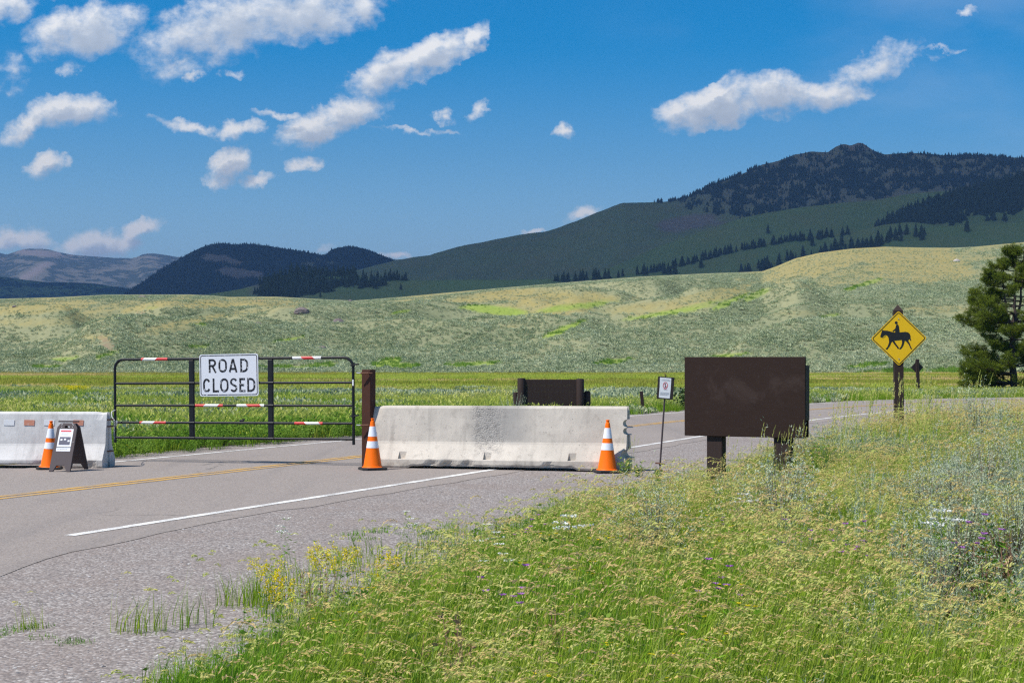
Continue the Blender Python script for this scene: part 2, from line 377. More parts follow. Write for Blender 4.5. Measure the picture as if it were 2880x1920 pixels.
# ---- the ground: one sheet out to the horizon
gy = np.r_[np.arange(-30, 4, 2), np.arange(4, 34, .35), np.arange(34, 80, .7), np.arange(80, 238, 3), 242, 260, 600, 2000, 14000]
gx = np.r_[np.arange(-90, -14, 6), np.arange(-14, 36, .4), np.arange(36, 140, 8)]
GX, GY = np.meshgrid(gx, gy); GZ = ground_z(GX, GY)
GZ = np.where(GY > 245, -6 - GY * .002, GZ); GX = GX * (1 + np.maximum(0, GY - 110) / 110)
n0, n1 = GX.shape
def grid_faces(n0, n1):
    a = (np.arange(n0 - 1)[:, None] * n1 + np.arange(n1 - 1)[None]).ravel()
    return np.c_[a, a + 1, a + n1 + 1, a + n1]
tag(link(bpy.data.objects.new('ground', mesh_np('ground', np.c_[GX.ravel(), GY.ravel(), GZ.ravel()], grid_faces(n0, n1), M_GRND, True))), kind='structure')

# ------------------------------------------------------------------ hills: heightfields with a traced skyline, real depth and slope
class Hill:
    def __init__(s, name, crest, d_foot, d_crest, mat, z_foot=0, shape=1.0, amp=0, wave=100, ridges=(), umax=.62, z_min=None, nx=500, ny=120, rough=0, rwave=30, seed=1, build=True, back=.12, attrs=None, oct=5):
        u = np.linspace(-umax, umax, nx); px = 1440 + u * F
        cy = interp(crest, px)
        dc = np.full(nx, d_crest, float) if np.isscalar(d_crest) else interp(d_crest, px)
        df = np.full(nx, d_foot, float) if np.isscalar(d_foot) else interp(d_foot, px)
        v = np.linspace(0, 1, ny)
        U = np.tile(u, (ny, 1)); Vv = np.tile(v[:, None], (1, nx))
        Y = df[None] + (dc - df)[None] * Vv; X = U * Y
        zc = H - (cy - HY) * dc / F
        Z = z_foot + (zc[None] - z_foot) * Vv ** shape
        nz = (fbm(X / wave, Y / wave * .8, oct, seed) - .5) * 2
        if z_min: nz = nz * .9 + .7 * ((1 - np.abs(2 * fbm((X * .45 - Y * .6) / wave, (X * .5 + Y) / wave * 1.3, 3, seed + 3) - 1) * 2.2) - .4)
        Z += nz * amp * np.clip(np.sin(np.pi * Vv), 0, 1) ** .7 * (1 if name != 'sage_hill' else sstep(Vv, 0, .25) * sstep(1 - Vv, 0, .3) * (1 - .93 * sstep(px[None], 1950, 2150) * sstep(Vv, .2, .45)) * (1 - .6 * sstep(-px[None], -900, -500) * sstep(Vv, .3, .6)))
        for (line_, A, wf, wb) in ridges:          # folds in the slope: a crest with a gentle face and a steeper back
            xs = [p[0] for p in line_]; k = sstep(px, xs[0] - 60, xs[0] + 60) * (1 - sstep(px, xs[-1] - 60, xs[-1] + 60))
            tgt = interp([(p[0], p[1]) for p in line_], px)
            PY = HY + (H - (z_foot + (zc[None] - z_foot) * v[:, None] ** shape)) * F / Y
            vr = np.array([np.interp(-tgt[j], -PY[:, j], v) for j in range(nx)])
            dv = Vv - vr[None]
            Z += 1.7 * A * k[None] * np.where(dv < 0, np.exp(-(dv / wf) ** 2), np.exp(-(dv / wb) ** 2)) * sstep(Vv, 0, .12) * sstep(1 - Vv, 0, .2)
        if rough: Z += (fbm(X / rwave, Y / rwave, 4, seed + 50) - .5) * 2 * rough * sstep(Vv, 0, .15)
        lim = H - (cy[None] + (1 - Vv) * 26 + .4 - HY) * Y / F
        if z_min: Z = np.where(Vv < .999, lim - np.log1p(np.exp(np.clip((lim - Z) / .8, -40, 40))) * .8 + 0 * Z, Z); Z = np.maximum(Z, z_foot + Vv * z_min); Z[0] = z_foot - 1.5
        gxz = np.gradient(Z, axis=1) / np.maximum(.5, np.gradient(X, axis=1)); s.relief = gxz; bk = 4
        s.X, s.Y, s.Z, s.px, s.nx, s.ny = X, Y, Z, px, nx, ny
        s.PY = HY + (H - Z) * F / Y
        # back side falls away
        bx, by, bz = [X], [Y], [Z]
        for i, (fd, fz) in enumerate([(.03, .01), (.08, .06), (back, .16), (back * 2.5, .7)]):
            yb = Y[-1] * (1 + fd); bx.append((u * yb)[None]); by.append(yb[None]); bz.append((Z[-1] - (np.abs(zc) + 20) * fz)[None])
        AX, AY, AZ = np.vstack(bx), np.vstack(by), np.vstack(bz)
        me = mesh_np(name, np.c_[AX.ravel(), AY.ravel(), AZ.ravel()], grid_faces(*AX.shape), mat, True)
        PXv = np.tile(px, (AX.shape[0], 1)); PYv = HY + (H - AZ) * F / AY
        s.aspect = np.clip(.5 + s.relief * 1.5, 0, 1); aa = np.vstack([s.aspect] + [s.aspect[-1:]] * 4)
        at = me.attributes.new('slope_shading', 'FLOAT', 'POINT'); at.data.foreach_set('value', aa.astype(np.float32).ravel())  # tint mask that paints sun-facing slopes lighter and the others darker
        for nm_, fn in (attrs or {}).items():
            at = me.attributes.new(nm_, 'FLOAT', 'POINT'); at.data.foreach_set('value', fn(PXv, PYv, AX, AY).astype(np.float32).ravel())
        s.o = tag(link(bpy.data.objects.new(name, me)), kind='structure')
    def at(s, px, py):
        """surface point that shows at photo pixel px,py (first hit from the front), or None"""
        j = int(np.clip(round((px - s.px[0]) / (s.px[1] - s.px[0])), 0, s.nx - 1))
        k = np.argmax(s.PY[:, j] <= py)
        if s.PY[k, j] > py or k == 0: return None
        t = (s.PY[k - 1, j] - py) / max(1e-6, s.PY[k - 1, j] - s.PY[k, j])
        y = s.Y[k - 1, j] + (s.Y[k, j] - s.Y[k - 1, j]) * t; z = s.Z[k - 1, j] + (s.Z[k, j] - s.Z[k - 1, j]) * t
        return ((px - 1440) / F * y, y, z)
    def grid_at(s, fi, fj):
        """points at fractional grid rows / columns"""
        i = np.clip(fi.astype(int), 0, s.ny - 2); j = np.clip(fj.astype(int), 0, s.nx - 2); a = fi - i; b = fj - j
        f = lambda A: (A[i, j] * (1 - a) * (1 - b) + A[i + 1, j] * a * (1 - b) + A[i, j + 1] * (1 - a) * b + A[i + 1, j + 1] * a * b)
        return f(s.X), f(s.Y), f(s.Z)

def blob(px, py, lst, soft=.55, seed=3, X=None, Y=None):
    """0..1 mask of tilted ellipses (photo px) broken up by noise"""
    out = np.zeros_like(px, float)
    nz = (fbm(px / 45., py / 14., 4, seed) - .5) * 1.5
    for (cx, cy, rx, ry, an, st) in lst:
        c, s_ = math.cos(R(an)), math.sin(R(an)); dx = px - cx; dy = -(py - cy)
        a = (dx * c + dy * s_) / rx; b = (-dx * s_ + dy * c) / ry
        out = np.maximum(out, sstep(1.25 - np.sqrt(a * a + b * b) + nz * soft, 0, .6) * st)
    return out
GOLD = [(120,862,170,22,4,.9),(290,870,120,14,12,.7),(90,905,110,13,0,.6),(260,895,60,10,5,.5),(430,858,110,12,12,.9),(640,850,170,15,3,1),(760,850,110,16,0,.8),(560,900,150,10,10,.8),(440,935,90,8,8,.45),(275,950,60,8,0,.7),
 (700,880,90,8,6,.5),(1190,835,90,10,10,.7),(1290,822,90,8,8,.6),(1400,833,140,16,6,1),(1600,842,170,25,0,1),(1520,870,190,18,0,.9),(1850,865,170,18,3,.75),(1960,835,120,12,12,.7),(1990,845,110,10,12,.8),(2060,820,80,10,20,.8),
 (2330,730,230,40,14,1),(2560,725,210,35,-2,1),(2600,760,170,40,0,.95),(2420,770,130,25,10,.7),(2350,790,110,20,10,.4),(2800,694,120,10,8,.6),(2650,870,100,10,0,.6),(2250,880,80,8,0,.3),(320,970,25,14,-40,.0),(1430,918,30,4,0,.6)]
LUSH = [(1400,873,100,12,-6,1),(1620,862,110,9,7,.9),(1590,925,75,9,22,1),(1880,880,130,7,9,.9),(2050,850,60,8,25,.8),(1960,860,80,6,12,.5),(2125,830,45,9,25,.6),(1085,1022,45,12,14,1),(1130,1030,60,9,0,1),(1330,1025,80,8,3,.9),(1725,1018,55,9,8,.9),
 (180,1010,40,7,4,.8),(130,1033,45,6,0,.8),(300,1000,45,6,16,.6),(815,955,55,5,10,.8),(560,976,30,5,0,.6),(850,1035,120,6,0,.7),(900,1030,60,10,8,.6),(560,914,25,5,0,.7),(2430,800,60,7,18,.7),(2330,890,30,6,10,.6),(2050,1000,60,6,5,.8),(2500,1050,120,10,4,.6),(2700,1045,90,10,0,.8),(1125,878,30,5,12,.8),(430,865,20,4,0,.3),(2440,1030,70,8,5,.9)]
BARE = [(300,965,28,16,-45,1),(312,975,10,10,0,1),(395,880,14,4,0,.9),(727,846,16,4,0,.5)]
def mat_hill():
    m, n = new_mat('sage_hillside'); p = wpos(n)
    at = lambda k: n.n('ShaderNodeAttribute', {'attribute_name': k}).outputs['Fac']
    f1 = n.noise(p, .05, 6, .6); f2 = n.noise(p, 1.1, 4, .65)
    c = n.mix(f1, (.19, .215, .115), (.25, .26, .15)); c = n.mix(n.rng(at('slope_shading'), .4, 1.0, 0, .7), c, (.29, .285, .155)); c = n.mix(n.rng(at('slope_shading'), .5, .0, 0, .7), c, (.12, .15, .075))  # sun-facing slopes tinted lighter, those turned away darker: fold shading in the colour
    c = n.mix(n.m('MULTIPLY', at('gold'), n.rng(n.noise(n.scale(p, (1, .5, 1)), .35, 5, .65), .3, .6, .45, 1)), c, n.mix(f1, (.27, .235, .085), (.37, .305, .125)))
    c = n.mix(at('lush'), c, n.mix(f2, (.18, .27, .04), (.30, .36, .08)))
    c = n.mix(n.m('MULTIPLY', at('bare'), n.rng(n.noise(p, .5, 5, .7), .35, .6, .2, .8)), c, (.27, .18, .125))
    c = n.mix(n.rng(f2, .25, .6, .5, 0), c, n.mix(.5, c, (.05, .05, .03)))
    finish(n, pbsdf(n, c, .95, spec=.1, normal=bump(n, f2, .6, .3))); return m
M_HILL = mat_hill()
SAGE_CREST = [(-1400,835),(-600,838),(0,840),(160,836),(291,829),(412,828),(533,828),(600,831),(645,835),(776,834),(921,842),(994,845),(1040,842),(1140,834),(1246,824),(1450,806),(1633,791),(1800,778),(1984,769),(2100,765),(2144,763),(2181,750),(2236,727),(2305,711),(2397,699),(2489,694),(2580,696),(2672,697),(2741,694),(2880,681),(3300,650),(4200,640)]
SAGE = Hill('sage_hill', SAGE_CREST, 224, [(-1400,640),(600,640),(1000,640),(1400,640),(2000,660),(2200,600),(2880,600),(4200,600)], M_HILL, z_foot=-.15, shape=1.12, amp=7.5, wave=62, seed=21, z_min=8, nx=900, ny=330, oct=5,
  ridges=[([(-900,915),(0,925),(110,935),(230,962),(330,990)],2.4,.16,.05),([(330,985),(600,962),(850,932),(1200,905),(1500,893),(1660,899)],2.6,.12,.035),([(420,925),(700,900),(860,880),(1140,862)],2.4,.10,.04),
          ([(1245,872),(1330,845),(1450,822),(1700,815),(1900,835)],2.6,.08,.04),([(1500,905),(1660,897),(1900,893),(2100,870),(2300,860)],3.2,.12,.04),([(200,1010),(600,990),(1000,965),(1500,960),(1700,985)],1.6,.08,.04),
          ([(2050,1015),(2250,975),(2500,950),(2900,940)],1.8,.08,.04),([(1984,820),(2060,805),(2130,780),(2200,750)],.6,.10,.05),([(100,862),(400,850),(700,846),(900,852)],.7,.08,.05)],
  attrs={'gold': lambda px, py, X, Y: blob(px, py, GOLD, .5, 3), 'lush': lambda px, py, X, Y: blob(px, py, LUSH, .35, 9), 'bare': lambda px, py, X, Y: blob(px, py, BARE, .3, 12)})

# ---- farther hills and mountains
def mat_mount(name, forest, grass, rock, fscale, cover, at_forest=True):
    m, n = new_mat(name); p = wpos(n)
    at = lambda k: n.n('ShaderNodeAttribute', {'attribute_name': k}).outputs['Fac']
    b = n.noise(p, fscale, 6, .62); f = n.noise(p, fscale * 9, 4, .65)
    gr = n.mix(b, tuple(x * .66 for x in grass), tuple(x * 1.25 for x in grass)); gr = n.mix(n.rng(n.noise(p, fscale * 2.3, 6, .7), .42, .68, 0, .6), gr, tuple(x * y for x, y in zip(grass, (1.25, .95, 1.05))))
    gr = n.mix(at('rock'), gr, n.mix(f, tuple(x * .7 for x in rock), tuple(x * 1.25 for x in rock)))
    fm = n.rng(n.m('ADD', at('forest'), n.m('MULTIPLY', n.m('SUBTRACT', f, .5), 1.4)), .5 - cover * .2, .6 - cover * .2)
    c = n.mix(fm, gr, n.mix(f, tuple(x * .7 for x in forest), tuple(x * 1.3 for x in forest)))
    finish(n, pbsdf(n, c, .95, spec=.05, normal=bump(n, f, .5, 6))); return m
FOR, GRS, RCK = (.032, .045, .022), (.20, .245, .085), (.26, .20, .16)
M_MTN = mat_mount('forested_mountain', FOR, GRS, RCK, .004, -.15)
M_MTN2 = mat_mount('distant_mountain', (.045, .055, .04), (.12, .13, .09), (.24, .20, .18), .0016, .3)
one = lambda px, py, X, Y: np.ones_like(px)
zero = lambda px, py, X, Y: np.zeros_like(px)
def ell(lst, soft=.5, seed=5): return lambda px, py, X, Y: blob(px, py, lst, soft, seed)
C_DIST = [(-1500,700),(-300,715),(0,710.5),(17,716),(48,707),(73,700),(100,701),(136,702),(160,709),(194,715),(271,721),(315,725),(378,726),(402,714),(427,711),(460,716),(500,724),(700,735),(1200,745),(4400,745)]
DIST = Hill('distant_mountain', C_DIST, 6800, 9500, M_MTN2, z_foot=60, shape=.9, amp=90, wave=1500, rough=14, rwave=420, seed=31, nx=500, ny=90, umax=.9,
  attrs={'forest': lambda px, py, X, Y: .25 + .55 * fbm(px / 70, py / 16, 4, 7) - .6 * blob(px, py, [(100,712,60,7,0,1),(100,765,45,22,35,1)], .5, 2), 'rock': lambda px, py, X, Y: np.maximum(.35, blob(px, py, [(110,712,110,9,-6,1),(95,765,55,14,30,1),(430,722,60,6,0,.5)], .5, 2))})
C_FH = [(-1500,760),(-200,775),(0,779),(97,789),(145,794),(271,799),(359,811),(450,822),(600,850),(1200,860),(4400,860)]
FH = Hill('wooded_hill', C_FH, 5200, 6300, M_MTN, z_foot=20, amp=25, wave=500, rough=5, rwave=160, seed=33, nx=420, ny=50, umax=.8, attrs={'forest': lambda px, py, X, Y: .3 + .6 * fbm(px / 60, py / 9, 4, 17), 'rock': zero})
C_DOME = [(-1500,900),(200,880),(300,850),(349,825),(380,805),(412,784),(450,757),(485,736),(533,709),(572,692),(616,684),(664,689),(693,686),(751,692),(824,704),(880,714),(916,721),(918,717),(931,704),(969,695),(1003,695),(1042,704),(1080,718),(1115,730),(1200,758),(1400,790),(4400,800)]
DOME = Hill('domed_mountain', C_DOME, 3900, 4900, M_MTN, z_foot=30, shape=.85, amp=45, wave=620, rough=7, rwave=180, seed=37, nx=520, ny=90, umax=.8,
  attrs={'forest': lambda px, py, X, Y: .45 + .5 * fbm(px / 30, py / 14, 5, 27, .7) - .35 * blob(px, py, [(620,730,60,14,-8,1),(680,770,70,16,-5,1),(880,740,70,10,0,.6)], .5, 2), 'rock': lambda px, py, X, Y: .5 + .5 * blob(px, py, [(620,730,80,24,0,1),(680,770,90,20,0,1),(1000,715,90,20,0,.9)], .5, 2)})
C_BIG = [(-1500,900),(700,860),(960,770),(1040,752),(1115,731),(1205,720),(1307,691),(1409,673),(1531,650),(1621,622),(1680,598),(1725,581),(1751,573),(1800,572),(1869,569),(1938,553),(1974,534),(2007,518),(2075,493),(2144,461),(2190,452),(2236,433),(2282,427),(2328,430),(2351,414),(2374,405),(2392,408),(2404,402),(2415,398),(2427,400),(2438,407),(2456,420),(2489,433),(2580,432),(2649,438),(2764,439),(2880,447),(3300,470),(4400,520)]
def forest_big(px, py, X, Y):
    px = np.asarray(px, float); py = np.asarray(py, float)
    lo = interp([(-2000,500),(1500,560),(1700,590),(1869,572),(1938,600),(2000,612),(2075,614),(2150,618),(2236,598),(2350,572),(2466,556),(2560,540),(2672,528),(2760,560),(3200,600),(4400,600)], px)
    f = sstep(lo - py + (fbm(px / 22, py / 14, 3, 48) - .5) * 40, -6, 12) * (-.16 + 1.3 * fbm(px / 24, py / 12, 5, 47, .72))
    return np.maximum(f, 0) * sstep(px, 1690, 2050) + 0
BIG = Hill('big_mountain', C_BIG, 2500, 3900, M_MTN, z_foot=10, shape=.95, amp=62, wave=430, rough=6, rwave=110, seed=41, nx=900, ny=170,
  attrs={'forest': forest_big, 'rock': lambda px, py, X, Y: np.maximum(.15 + .5 * sstep(620 - py, 0, 60) * sstep(px, 1800, 2100), blob(px, py, [(1945,625,110,22,8,1),(2400,600,180,12,8,.9),(2400,520,50,14,0,.8),(2415,412,60,16,0,1)], .5, 2))})
C_SHO = [(-1500,930),(1400,900),(1700,760),(1860,690),(1960,652),(2098,610),(2236,585),(2350,572),(2466,562),(2560,545),(2640,538),(2690,537),(2760,548),(2900,600),(4400,650)]
SHO = Hill('grassy_shoulder', C_SHO, 2050, 2450, M_MTN, z_foot=-10, amp=6, wave=300, rough=1, seed=43, nx=420, ny=60, attrs={'forest': lambda px, py, X, Y: .25 * fbm(px / 40, py / 12, 4, 57), 'rock': ell([(1945,640,80,18,8,.4)])})
C_RA = [(-1500,960),(1300,860),(1500,825),(1650,800),(1800,765),(1947,732),(2075,700),(2213,672),(2388,654),(2489,632),(2560,625),(2700,640),(4400,700)]
RA = Hill('tree_lined_ridge', C_RA, 1600, 1900, M_MTN, z_foot=-15, amp=4, wave=200, rough=.8, seed=45, nx=420, ny=50, attrs={'forest': zero, 'rock': zero})
C_FS = [(-1500,960),(2200,800),(2380,690),(2475,630),(2535,592),(2603,564),(2695,536),(2780,515),(2880,495),(3200,440),(4400,380)]
FS = Hill('forest_spur', C_FS, 1620, 2150, M_MTN, z_foot=-15, amp=6, wave=250, rough=2, rwave=80, seed=46, nx=420, ny=70, attrs={'forest': lambda px, py, X, Y: sstep(interp([(2300,600),(2475,640),(2560,640),(2700,610),(2880,590),(3300,560)], px) - py + (fbm(px/30, py/20, 3, 4)-.5)*60, -10, 12), 'rock': zero})
C_LH = [(-1500,980),(2100,800),(2300,740),(2430,700),(2510,658),(2603,640),(2718,632),(2880,627),(3300,620),(4400,600)]
LH = Hill('low_dark_hill', C_LH, 1250, 1550, M_MTN, z_foot=-15, amp=4, wave=220, rough=1, seed=47, nx=420, ny=50, attrs={'forest': zero, 'rock': ell([(2500,655,60,12,8,1)])})
C_LS = [(-1500,900),(400,868),(540,838),(572,828),(630,820),(679,810),(727,797),(795,777),(824,768),(870,764),(921,765),(1000,772),(1080,782),(1156,789),(1300,789),(1450,789),(1560,785),(1633,783),(1700,778),(1800,770),(2000,764),(2200,780),(4400,840)]
LS = Hill('wooded_spur', C_LS, 1250, 1500, M_MTN, z_foot=-12, amp=5, wave=220, rough=1.2, seed=49, nx=420, ny=50, attrs={'forest': lambda px, py, X, Y: .75 * blob(px, py, [(820,810,140,30,0,1),(1000,800,120,12,0,.6)], .5, 2), 'rock': ell([(800,810,110,26,0,.9)])})

# ---- the cloud whose shade lies over the mountains: overhead, above the picture
def big_cloud():
    x0, x1, y0, y1, zc_ = -6200, 5200, 700, 5900, 2150
    gx_ = np.linspace(x0, x1, 150); gy_ = np.linspace(y0, y1, 90); A, B = np.meshgrid(gx_, gy_)
    ed = np.minimum(np.minimum(A - x0, x1 - A), np.minimum(B - y0, y1 - B)) / 500 + (fbm(A / 500, B / 500, 4, 71) - .5) * .8
    t = np.sqrt(np.clip(ed, 0, 1)); m = ed > 0
    top = zc_ + t * (180 + 500 * fbm(A / 450, B / 450, 6, 72)); bot = zc_ - t * 60 * fbm(A / 500, B / 500, 5, 73)
    V = np.r_[np.c_[A.ravel(), B.ravel(), top.ravel()], np.c_[A.ravel(), B.ravel(), bot.ravel()]]
    Fc = grid_faces(90, 150); keep = m.ravel()[Fc].any(axis=1); Fc = Fc[keep]; F2 = Fc[:, ::-1] + 90 * 150
    mm, n = new_mat('cloud_white')
    a = n.n('ShaderNodeBsdfDiffuse', None, {'Color': (.9, .9, .9)}); b = n.n('ShaderNodeBsdfTransparent', None, {'Color': (.92, .95, 1)})
    finish(n, n.n('ShaderNodeMixShader', None, {0: .24, 1: a.outputs[0], 2: b.outputs[0]}).outputs[0])
    tag(link(bpy.data.objects.new('cloud', mesh_np('cloud', V, np.r_[Fc, F2], mm, True))), kind='structure')
big_cloud()

# ---- air
hz = MB(); hz.box((0, 6700, 392), (40000, 16000, 866))
mh, n = new_mat('air'); n.n('ShaderNodeOutputMaterial', None, {'Volume': n.n('ShaderNodeVolumePrincipled', None, {'Color': (.30, .56, 1.0), 'Density': 1.0e-4, 'Anisotropy': 0.2})})
HAZE = hz.build('haze', mh, kind='stuff')
# ------------------------------------------------------------------ plants
LIB = bpy.data.collections.new('plant_sources')          # sources for scattering; not in the scene
def src(name, me):
    o = bpy.data.objects.new(name, me); return o
class Plant:
    def __init__(s, seed): s.V = []; s.F = []; s.M = []; s.r = random.Random(seed)
    def tri(s, a, b, c, m): k = len(s.V); s.V += [a, b, c]; s.F.append((k, k + 1, k + 2, k + 2)); s.M.append(m)
    def ribbon(s, pts, ws, side, m):
        k = len(s.V)
        for p, w_ in zip(pts, ws): s.V += [(p[0] - side[0] * w_, p[1] - side[1] * w_, p[2]), (p[0] + side[0] * w_, p[1] + side[1] * w_, p[2])]
        for i in range(len(pts) - 1): s.F.append((k + 2 * i, k + 2 * i + 1, k + 2 * i + 3, k + 2 * i + 2)); s.M.append(m)
    def blade(s, x, y, az, h, lean, w_, m, seg=3, wind=0.0):
        """a blade starting at x,y; returns its centre line"""
        ca, sa = math.cos(az), math.sin(az); pts = []
        for i in range(seg + 1):
            t = i / seg; b = lean * t * t; pts.append((x + ca * b + wind * h * t * t, y + sa * b, h * t * (1 - .28 * (lean / h if h else 0) * t)))
        th = s.r.uniform(0, math.pi); s.ribbon(pts, [w_ * (1 - .92 * (i / seg) ** 1.5) for i in range(seg + 1)], (math.cos(th), math.sin(th)), m); return pts
    def leaf(s, p, d, L, w_, m):
        """a small pointed leaf or spikelet from p along d"""
        d = Vector(d).normalized(); a = d.cross(Vector((s.r.uniform(-1, 1), s.r.uniform(-1, 1), s.r.uniform(-1, 1)))).normalized() * w_
        p = Vector(p); k = len(s.V); q = p + d * L * .45
        s.V += [tuple(p), tuple(q + a), tuple(p + d * L), tuple(q - a)]; s.F.append((k, k + 1, k + 2, k + 3)); s.M.append(m)
    def mesh(s, name, mats): return mesh_np(name, s.V, s.F, mats, False, s.M)

M_BLADE = leafmat('grass_blade', (.16, .29, .022), (.29, .42, .04), (.48, .53, .08), .33)
M_BLADE_D = leafmat('lush_blade', (.08, .21, .018), (.16, .34, .025), (.28, .46, .045), .33)
M_STEM = leafmat('grass_stem', (.30, .36, .10), (.42, .45, .15), (.50, .48, .20), .3)
M_HEAD = leafmat('seed_head', (.64, .52, .15), (.73, .56, .22), (.76, .52, .31), .4, .5)
M_HEADG = leafmat('green_seed_head', (.50, .56, .14), (.66, .64, .20), (.74, .64, .26), .4, .5)
M_SAGE = leafmat('sage_leaf', (.34, .405, .265), (.45, .505, .35), (.56, .60, .45), .2)
M_SAGED = leafmat('sage_shrub', (.27, .33, .165), (.41, .46, .265), (.58, .61, .39), .12, .05)
M_TWIG = leafmat('dry_twig', (.16, .12, .09), (.22, .17, .13), (.28, .23, .18), .0)
M_YEL = leafmat('yellow_flower', (.75, .58, .02), (.80, .66, .03), (.80, .70, .05), .3)
M_PUR = leafmat('purple_flower', (.42, .16, .50), (.50, .22, .58), (.58, .28, .58), .3)
M_WHT = leafmat('white_flower', (.80, .80, .72), (.82, .82, .76), (.84, .84, .80), .3)
M_MBL = leafmat('meadow_blade', (.31, .41, .045), (.45, .52, .08), (.58, .60, .15), .4, .12)
M_OLV = leafmat('olive_blade', (.27, .31, .045), (.37, .38, .065), (.46, .41, .10), .4, .05)
M_MEAD = leafmat('meadow_head', (.36, .46, .08), (.48, .54, .11), (.58, .58, .16), .4, .12)
M_WEED = leafmat('broad_leaf', (.12, .24, .03), (.19, .33, .045), (.30, .43, .08), .4)
M_DRY = leafmat('dry_brush', (.28, .14, .09), (.34, .20, .13), (.40, .26, .16), .2)

def panicle(p, pts, L, n, m, droop=1.0, w_=.0032, sl=.018, spread=.02):
    """nodding seed head at the end of a stem"""
    a = Vector(pts[-2]); b = Vector(pts[-1]); d = (b - a).normalized(); q = b.copy(); step = L / n
    for i in range(n):
        t = i / n; d = (d + Vector((.10 * droop, 0, -.16 * droop)) * (1.0 / n * 9)).normalized(); q = q + d * step
        for k in range(2):
            o = Vector((p.r.uniform(-1, 1), p.r.uniform(-1, 1), p.r.uniform(-.8, .5))) * spread * math.sin(math.pi * min(1, t * .8 + .2))
            p.leaf(q + o * .3, d * 1.2 + o / spread * .55, sl * p.r.uniform(.8, 1.3), w_, m)
def brome(seed, n_stem=5, n_blade=44, hs=(.26, .56), hb=(.15, .46), mh=2, R0=.15, wind=.22, droop=1.0, hl=(.08, .15)):
    p = Plant(seed); r = p.r
    for i in range(n_blade):
        a = r.uniform(0, 6.28); d = R0 * math.sqrt(r.random()); h = r.uniform(*hb)
        p.blade(math.cos(a) * d, math.sin(a) * d, r.uniform(0, 6.28), h, r.uniform(.05, .45) * h, r.uniform(.0022, .0042), 0, 3, wind * .7)
    for i in range(n_stem):
        a = r.uniform(0, 6.28); d = R0 * math.sqrt(r.random()); h = r.uniform(*hs)
        pts = p.blade(math.cos(a) * d, math.sin(a) * d, r.uniform(0, 6.28), h, r.uniform(.0, .2) * h, .0013, 1, 4, wind)
        panicle(p, pts, r.uniform(*hl), 8, mh, droop)
    return p.mesh('brome', [M_BLADE, M_STEM, M_HEAD, M_HEADG])
def green(seed, n=44, h=(.12, .34), w_=(.0025, .0048), R0=.15):
    p = Plant(seed); r = p.r
    for i in range(n):
        a = r.uniform(0, 6.28); d = R0 * math.sqrt(r.random()); hh = r.uniform(*h)
        p.blade(math.cos(a) * d, math.sin(a) * d, r.uniform(0, 6.28), hh, r.uniform(.05, .6) * hh, r.uniform(*w_), 0, 3, .15)
    return p.mesh('green_grass', [M_BLADE_D])
def tall(seed):
    p = Plant(seed); r = p.r
    for i in range(9):
        a = r.uniform(0, 6.28); d = .14 * math.sqrt(r.random()); h = r.uniform(.55, .85)
        pts = p.blade(math.cos(a) * d, math.sin(a) * d, r.uniform(0, 6.28), h, .06 * h, .0018, 1, 4, .05)
        panicle(p, pts, .15, 10, 3, .08, .004, .02, .006)
        for k in range(2):
            q = pts[1 + k]; b = r.uniform(0, 6.28); p.ribbon([q, (q[0] + .05 * math.cos(b), q[1] + .05 * math.sin(b), q[2] + .13), (q[0] + .13 * math.cos(b), q[1] + .13 * math.sin(b), q[2] + .16)], [.003, .0025, .0005], (-math.sin(b), math.cos(b)), 0)
    return p.mesh('tall_grass', [M_BLADE, M_STEM, M_HEAD, M_HEADG])
def sage_bush(seed, n=120):
    p = Plant(seed); r = p.r
    for i in range(n):
        a = r.uniform(0, 6.28); e = r.uniform(.15, 1.45); L = r.uniform(.34, .46); d = Vector((math.cos(a) * math.cos(e) * 1.05, math.sin(a) * math.cos(e) * 1.05, math.sin(e) * 1.1)); t0 = d * L * .3; t1 = d * L; t1.z += .05
        p.ribbon([(0, 0, 0), tuple(t0), tuple(t1)], [.006, .003, .001], (-math.sin(a), math.cos(a)), 1)
        sp_ = r.random() < .16
        top = t1 + Vector((r.uniform(-.03, .05), r.uniform(-.03, .03), r.uniform(.16, .28) if sp_ else r.uniform(.02, .07)))
        for k in range(34 if sp_ else 24):
            t = k / (34 if sp_ else 24); q = t0.lerp(t1, .45 + t) if t < .55 else t1.lerp(top, (t - .55) / .45); b = r.uniform(0, 6.28)
            p.leaf(q + Vector((r.gauss(0, .012), r.gauss(0, .012), r.gauss(0, .008))), (math.cos(b) * .8, math.sin(b) * .8, r.uniform(.1, 1.2)), r.uniform(.014, .025), r.uniform(.0022, .0036), 0)
    return p.mesh('sagebrush', [M_SAGE, M_TWIG])
